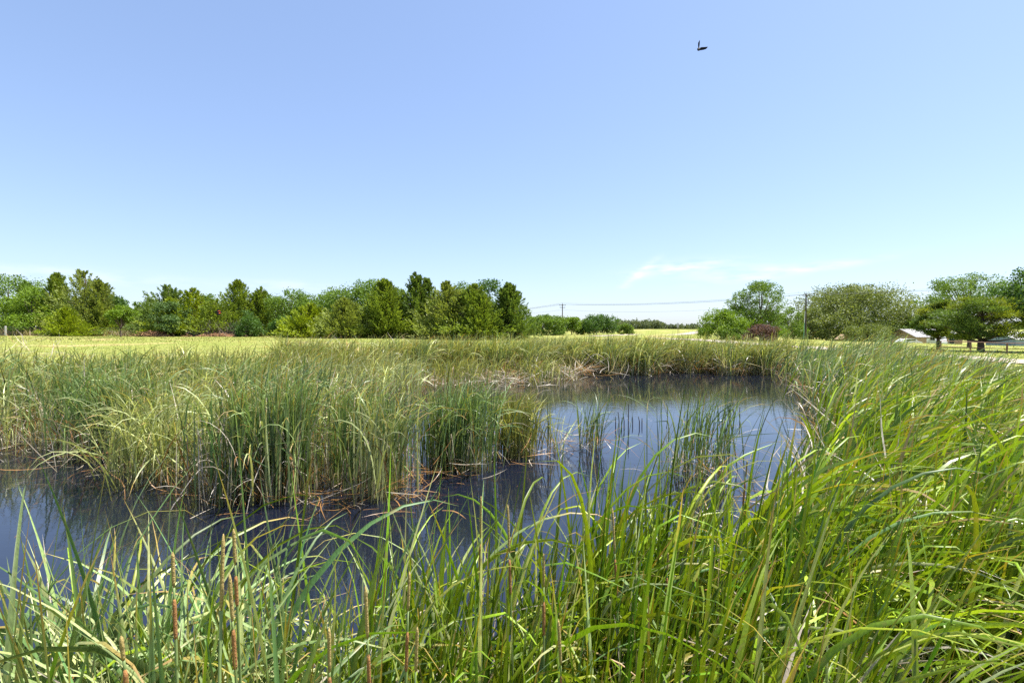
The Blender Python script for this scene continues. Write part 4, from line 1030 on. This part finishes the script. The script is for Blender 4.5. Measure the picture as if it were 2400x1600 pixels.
# ------------------------------------------------------------------ birds
def bird(name, loc, body, wings, tail, label, patches=()):
    """body: list of (point, radius); wings/tails: lists of outline points (root first) with thickness"""
    mb = MB()
    mb.tube([p for p, r in body], [r for p, r in body], 12)
    for outline, off in wings + tail:
        mb.prism(outline, off)
    me = py_mesh(name, mb.v, mb.f)
    tmp = bpy.data.objects.new("tmp", me); COL.objects.link(tmp)
    rm = tmp.modifiers.new("r", 'REMESH'); rm.mode = 'VOXEL'; rm.voxel_size = .0032
    dg = bpy.context.evaluated_depsgraph_get()
    me2 = bpy.data.meshes.new_from_object(tmp.evaluated_get(dg))
    bpy.data.objects.remove(tmp)
    me2.name = name; me2.materials.clear(); me2.materials.append(M_BIRD)
    n = len(me2.vertices); co = np.empty(n * 3, np.float32); me2.vertices.foreach_get("co", co); co = co.reshape(-1, 3)
    c4 = np.tile(np.array([.006, .006, .009, 1], np.float32), (n, 1))
    for (pc, pr, pcol) in patches:
        dd = np.linalg.norm((co - np.array(pc)) / np.array(pr), axis=1); c4[dd < 1, :3] = pcol
    for at0 in list(me2.attributes):
        if at0.name == "Col": me2.attributes.remove(at0)
    a = me2.attributes.new("Col", 'FLOAT_COLOR', 'POINT'); a.data.foreach_set("color", c4.ravel())
    me2.polygons.foreach_set("use_smooth", np.ones(len(me2.polygons), dtype=bool))
    o = obj(name, me2, None, loc); tag(o, label, "bird", "blackbirds in flight"); return o
m, t, o_ = newmat("bird_plumage"); p_ = t.nodes.new("ShaderNodeBsdfPrincipled"); p_.inputs["Roughness"].default_value = .7; p_.inputs["Specular IOR Level"].default_value = .12
a_ = t.nodes.new("ShaderNodeAttribute"); a_.attribute_name = "Col"; t.links.new(a_.outputs[0], p_.inputs["Base Color"]); t.links.new(p_.outputs[0], o_.inputs[0]); M_BIRD = m
u = 10.0 / F
ray = Vector((431.5 / F, 1, 645 / F)).normalized()
V3 = lambda x, z, y=0: Vector((x * u, 0, -z * u)) + ray * y
# upper bird: seen end on, one wing held straight up, the other stretched to the right (offsets in photo pixels from the breast)
bird("blackbird", at(1631.5, 125, 10), [(V3(-.6, .6, -.12), .004), (V3(-.5, .5, -.10), .014), (V3(-.3, .3, -.075), .018), (V3(-.2, .1, -.04), .026), (V3(0, 0, 0), .029), (V3(.1, .4, .06), .025), (V3(.4, 1.2, .1), .012)],
     [([V3(-.9, 0, -.012), V3(-1.0, -3.7, -.012), V3(-1.6, -9, -.012), V3(-1.4, -14.4, -.012), V3(2.2, -21.1, -.012), V3(2.6, -18, -.012), V3(2.3, -10.5, -.012), V3(1.2, -4.4, -.012), V3(1.2, 0, -.012)], ray * .024),
      ([V3(0, -2.0, -.01), V3(1.6, -2.7, -.01), V3(6.8, -4.8, -.01), V3(12.5, -5, -.01), V3(21.4, -5.8, -.01), V3(19.8, -3.3, -.01), V3(17.1, -.2, -.01), V3(10.6, 1.7, -.01), V3(4.8, 2.6, -.01), V3(0, 2.7, -.01)], ray * .02)],
     [([V3(-1.6, 1.5, .06), V3(.2, 3.2, .14), V3(1.0, 5.2, .16), V3(1.6, 3.4, .14), V3(1.8, 1.5, .06)], ray * .016 + Vector((0, 0, .004)))],
     "black bird high in the clear sky with one wing raised")
u = 14.0 / F
V3 = lambda x, z, y=0: Vector((x * u, y, -z * u))
bird("blackbird", at(512, 731, 14), [(V3(8.6, 1.6, -.01), .006), (V3(7, 1.2, -.01), .02), (V3(4, .6, 0), .03), (V3(0, 0, 0), .034), (V3(-4, -.4, .01), .02), (V3(-8, -1, .01), .012)],
     [([V3(6, -1.2, .02), V3(2, -3.2, .04), V3(-2, -6, .06), V3(-7.5, -6.6, .07), V3(-5.5, -3, .06), V3(-2, -.4, .03), V3(3, 0, .02)], Vector((0, .014, -.006))),
      ([V3(6, 1.6, -.02), V3(7.6, 4, -.05), V3(8, 7.4, -.07), V3(3, 7.6, -.07), V3(0, 5.2, -.05), V3(-2, 1.5, -.02)], Vector((0, -.014, .006)))],
     [([V3(-6, -.6, .0), V3(-11, -1.4, .0), V3(-11, -.2, .0), V3(-6, .6, .0)], Vector((0, .03, 0)))],
     "black bird with orange-red shoulder patches flying before the left cedars",
     (((2.6 * u, .03, 2.6 * u), (3.4 * u, .07, .75 * u), (.62, .10, .012)), ((6.2 * u, -.03, -2.4 * u), (2.6 * u, .07, .85 * u), (.62, .11, .012))))
print("cattails", count, "objects", len(bpy.data.objects))
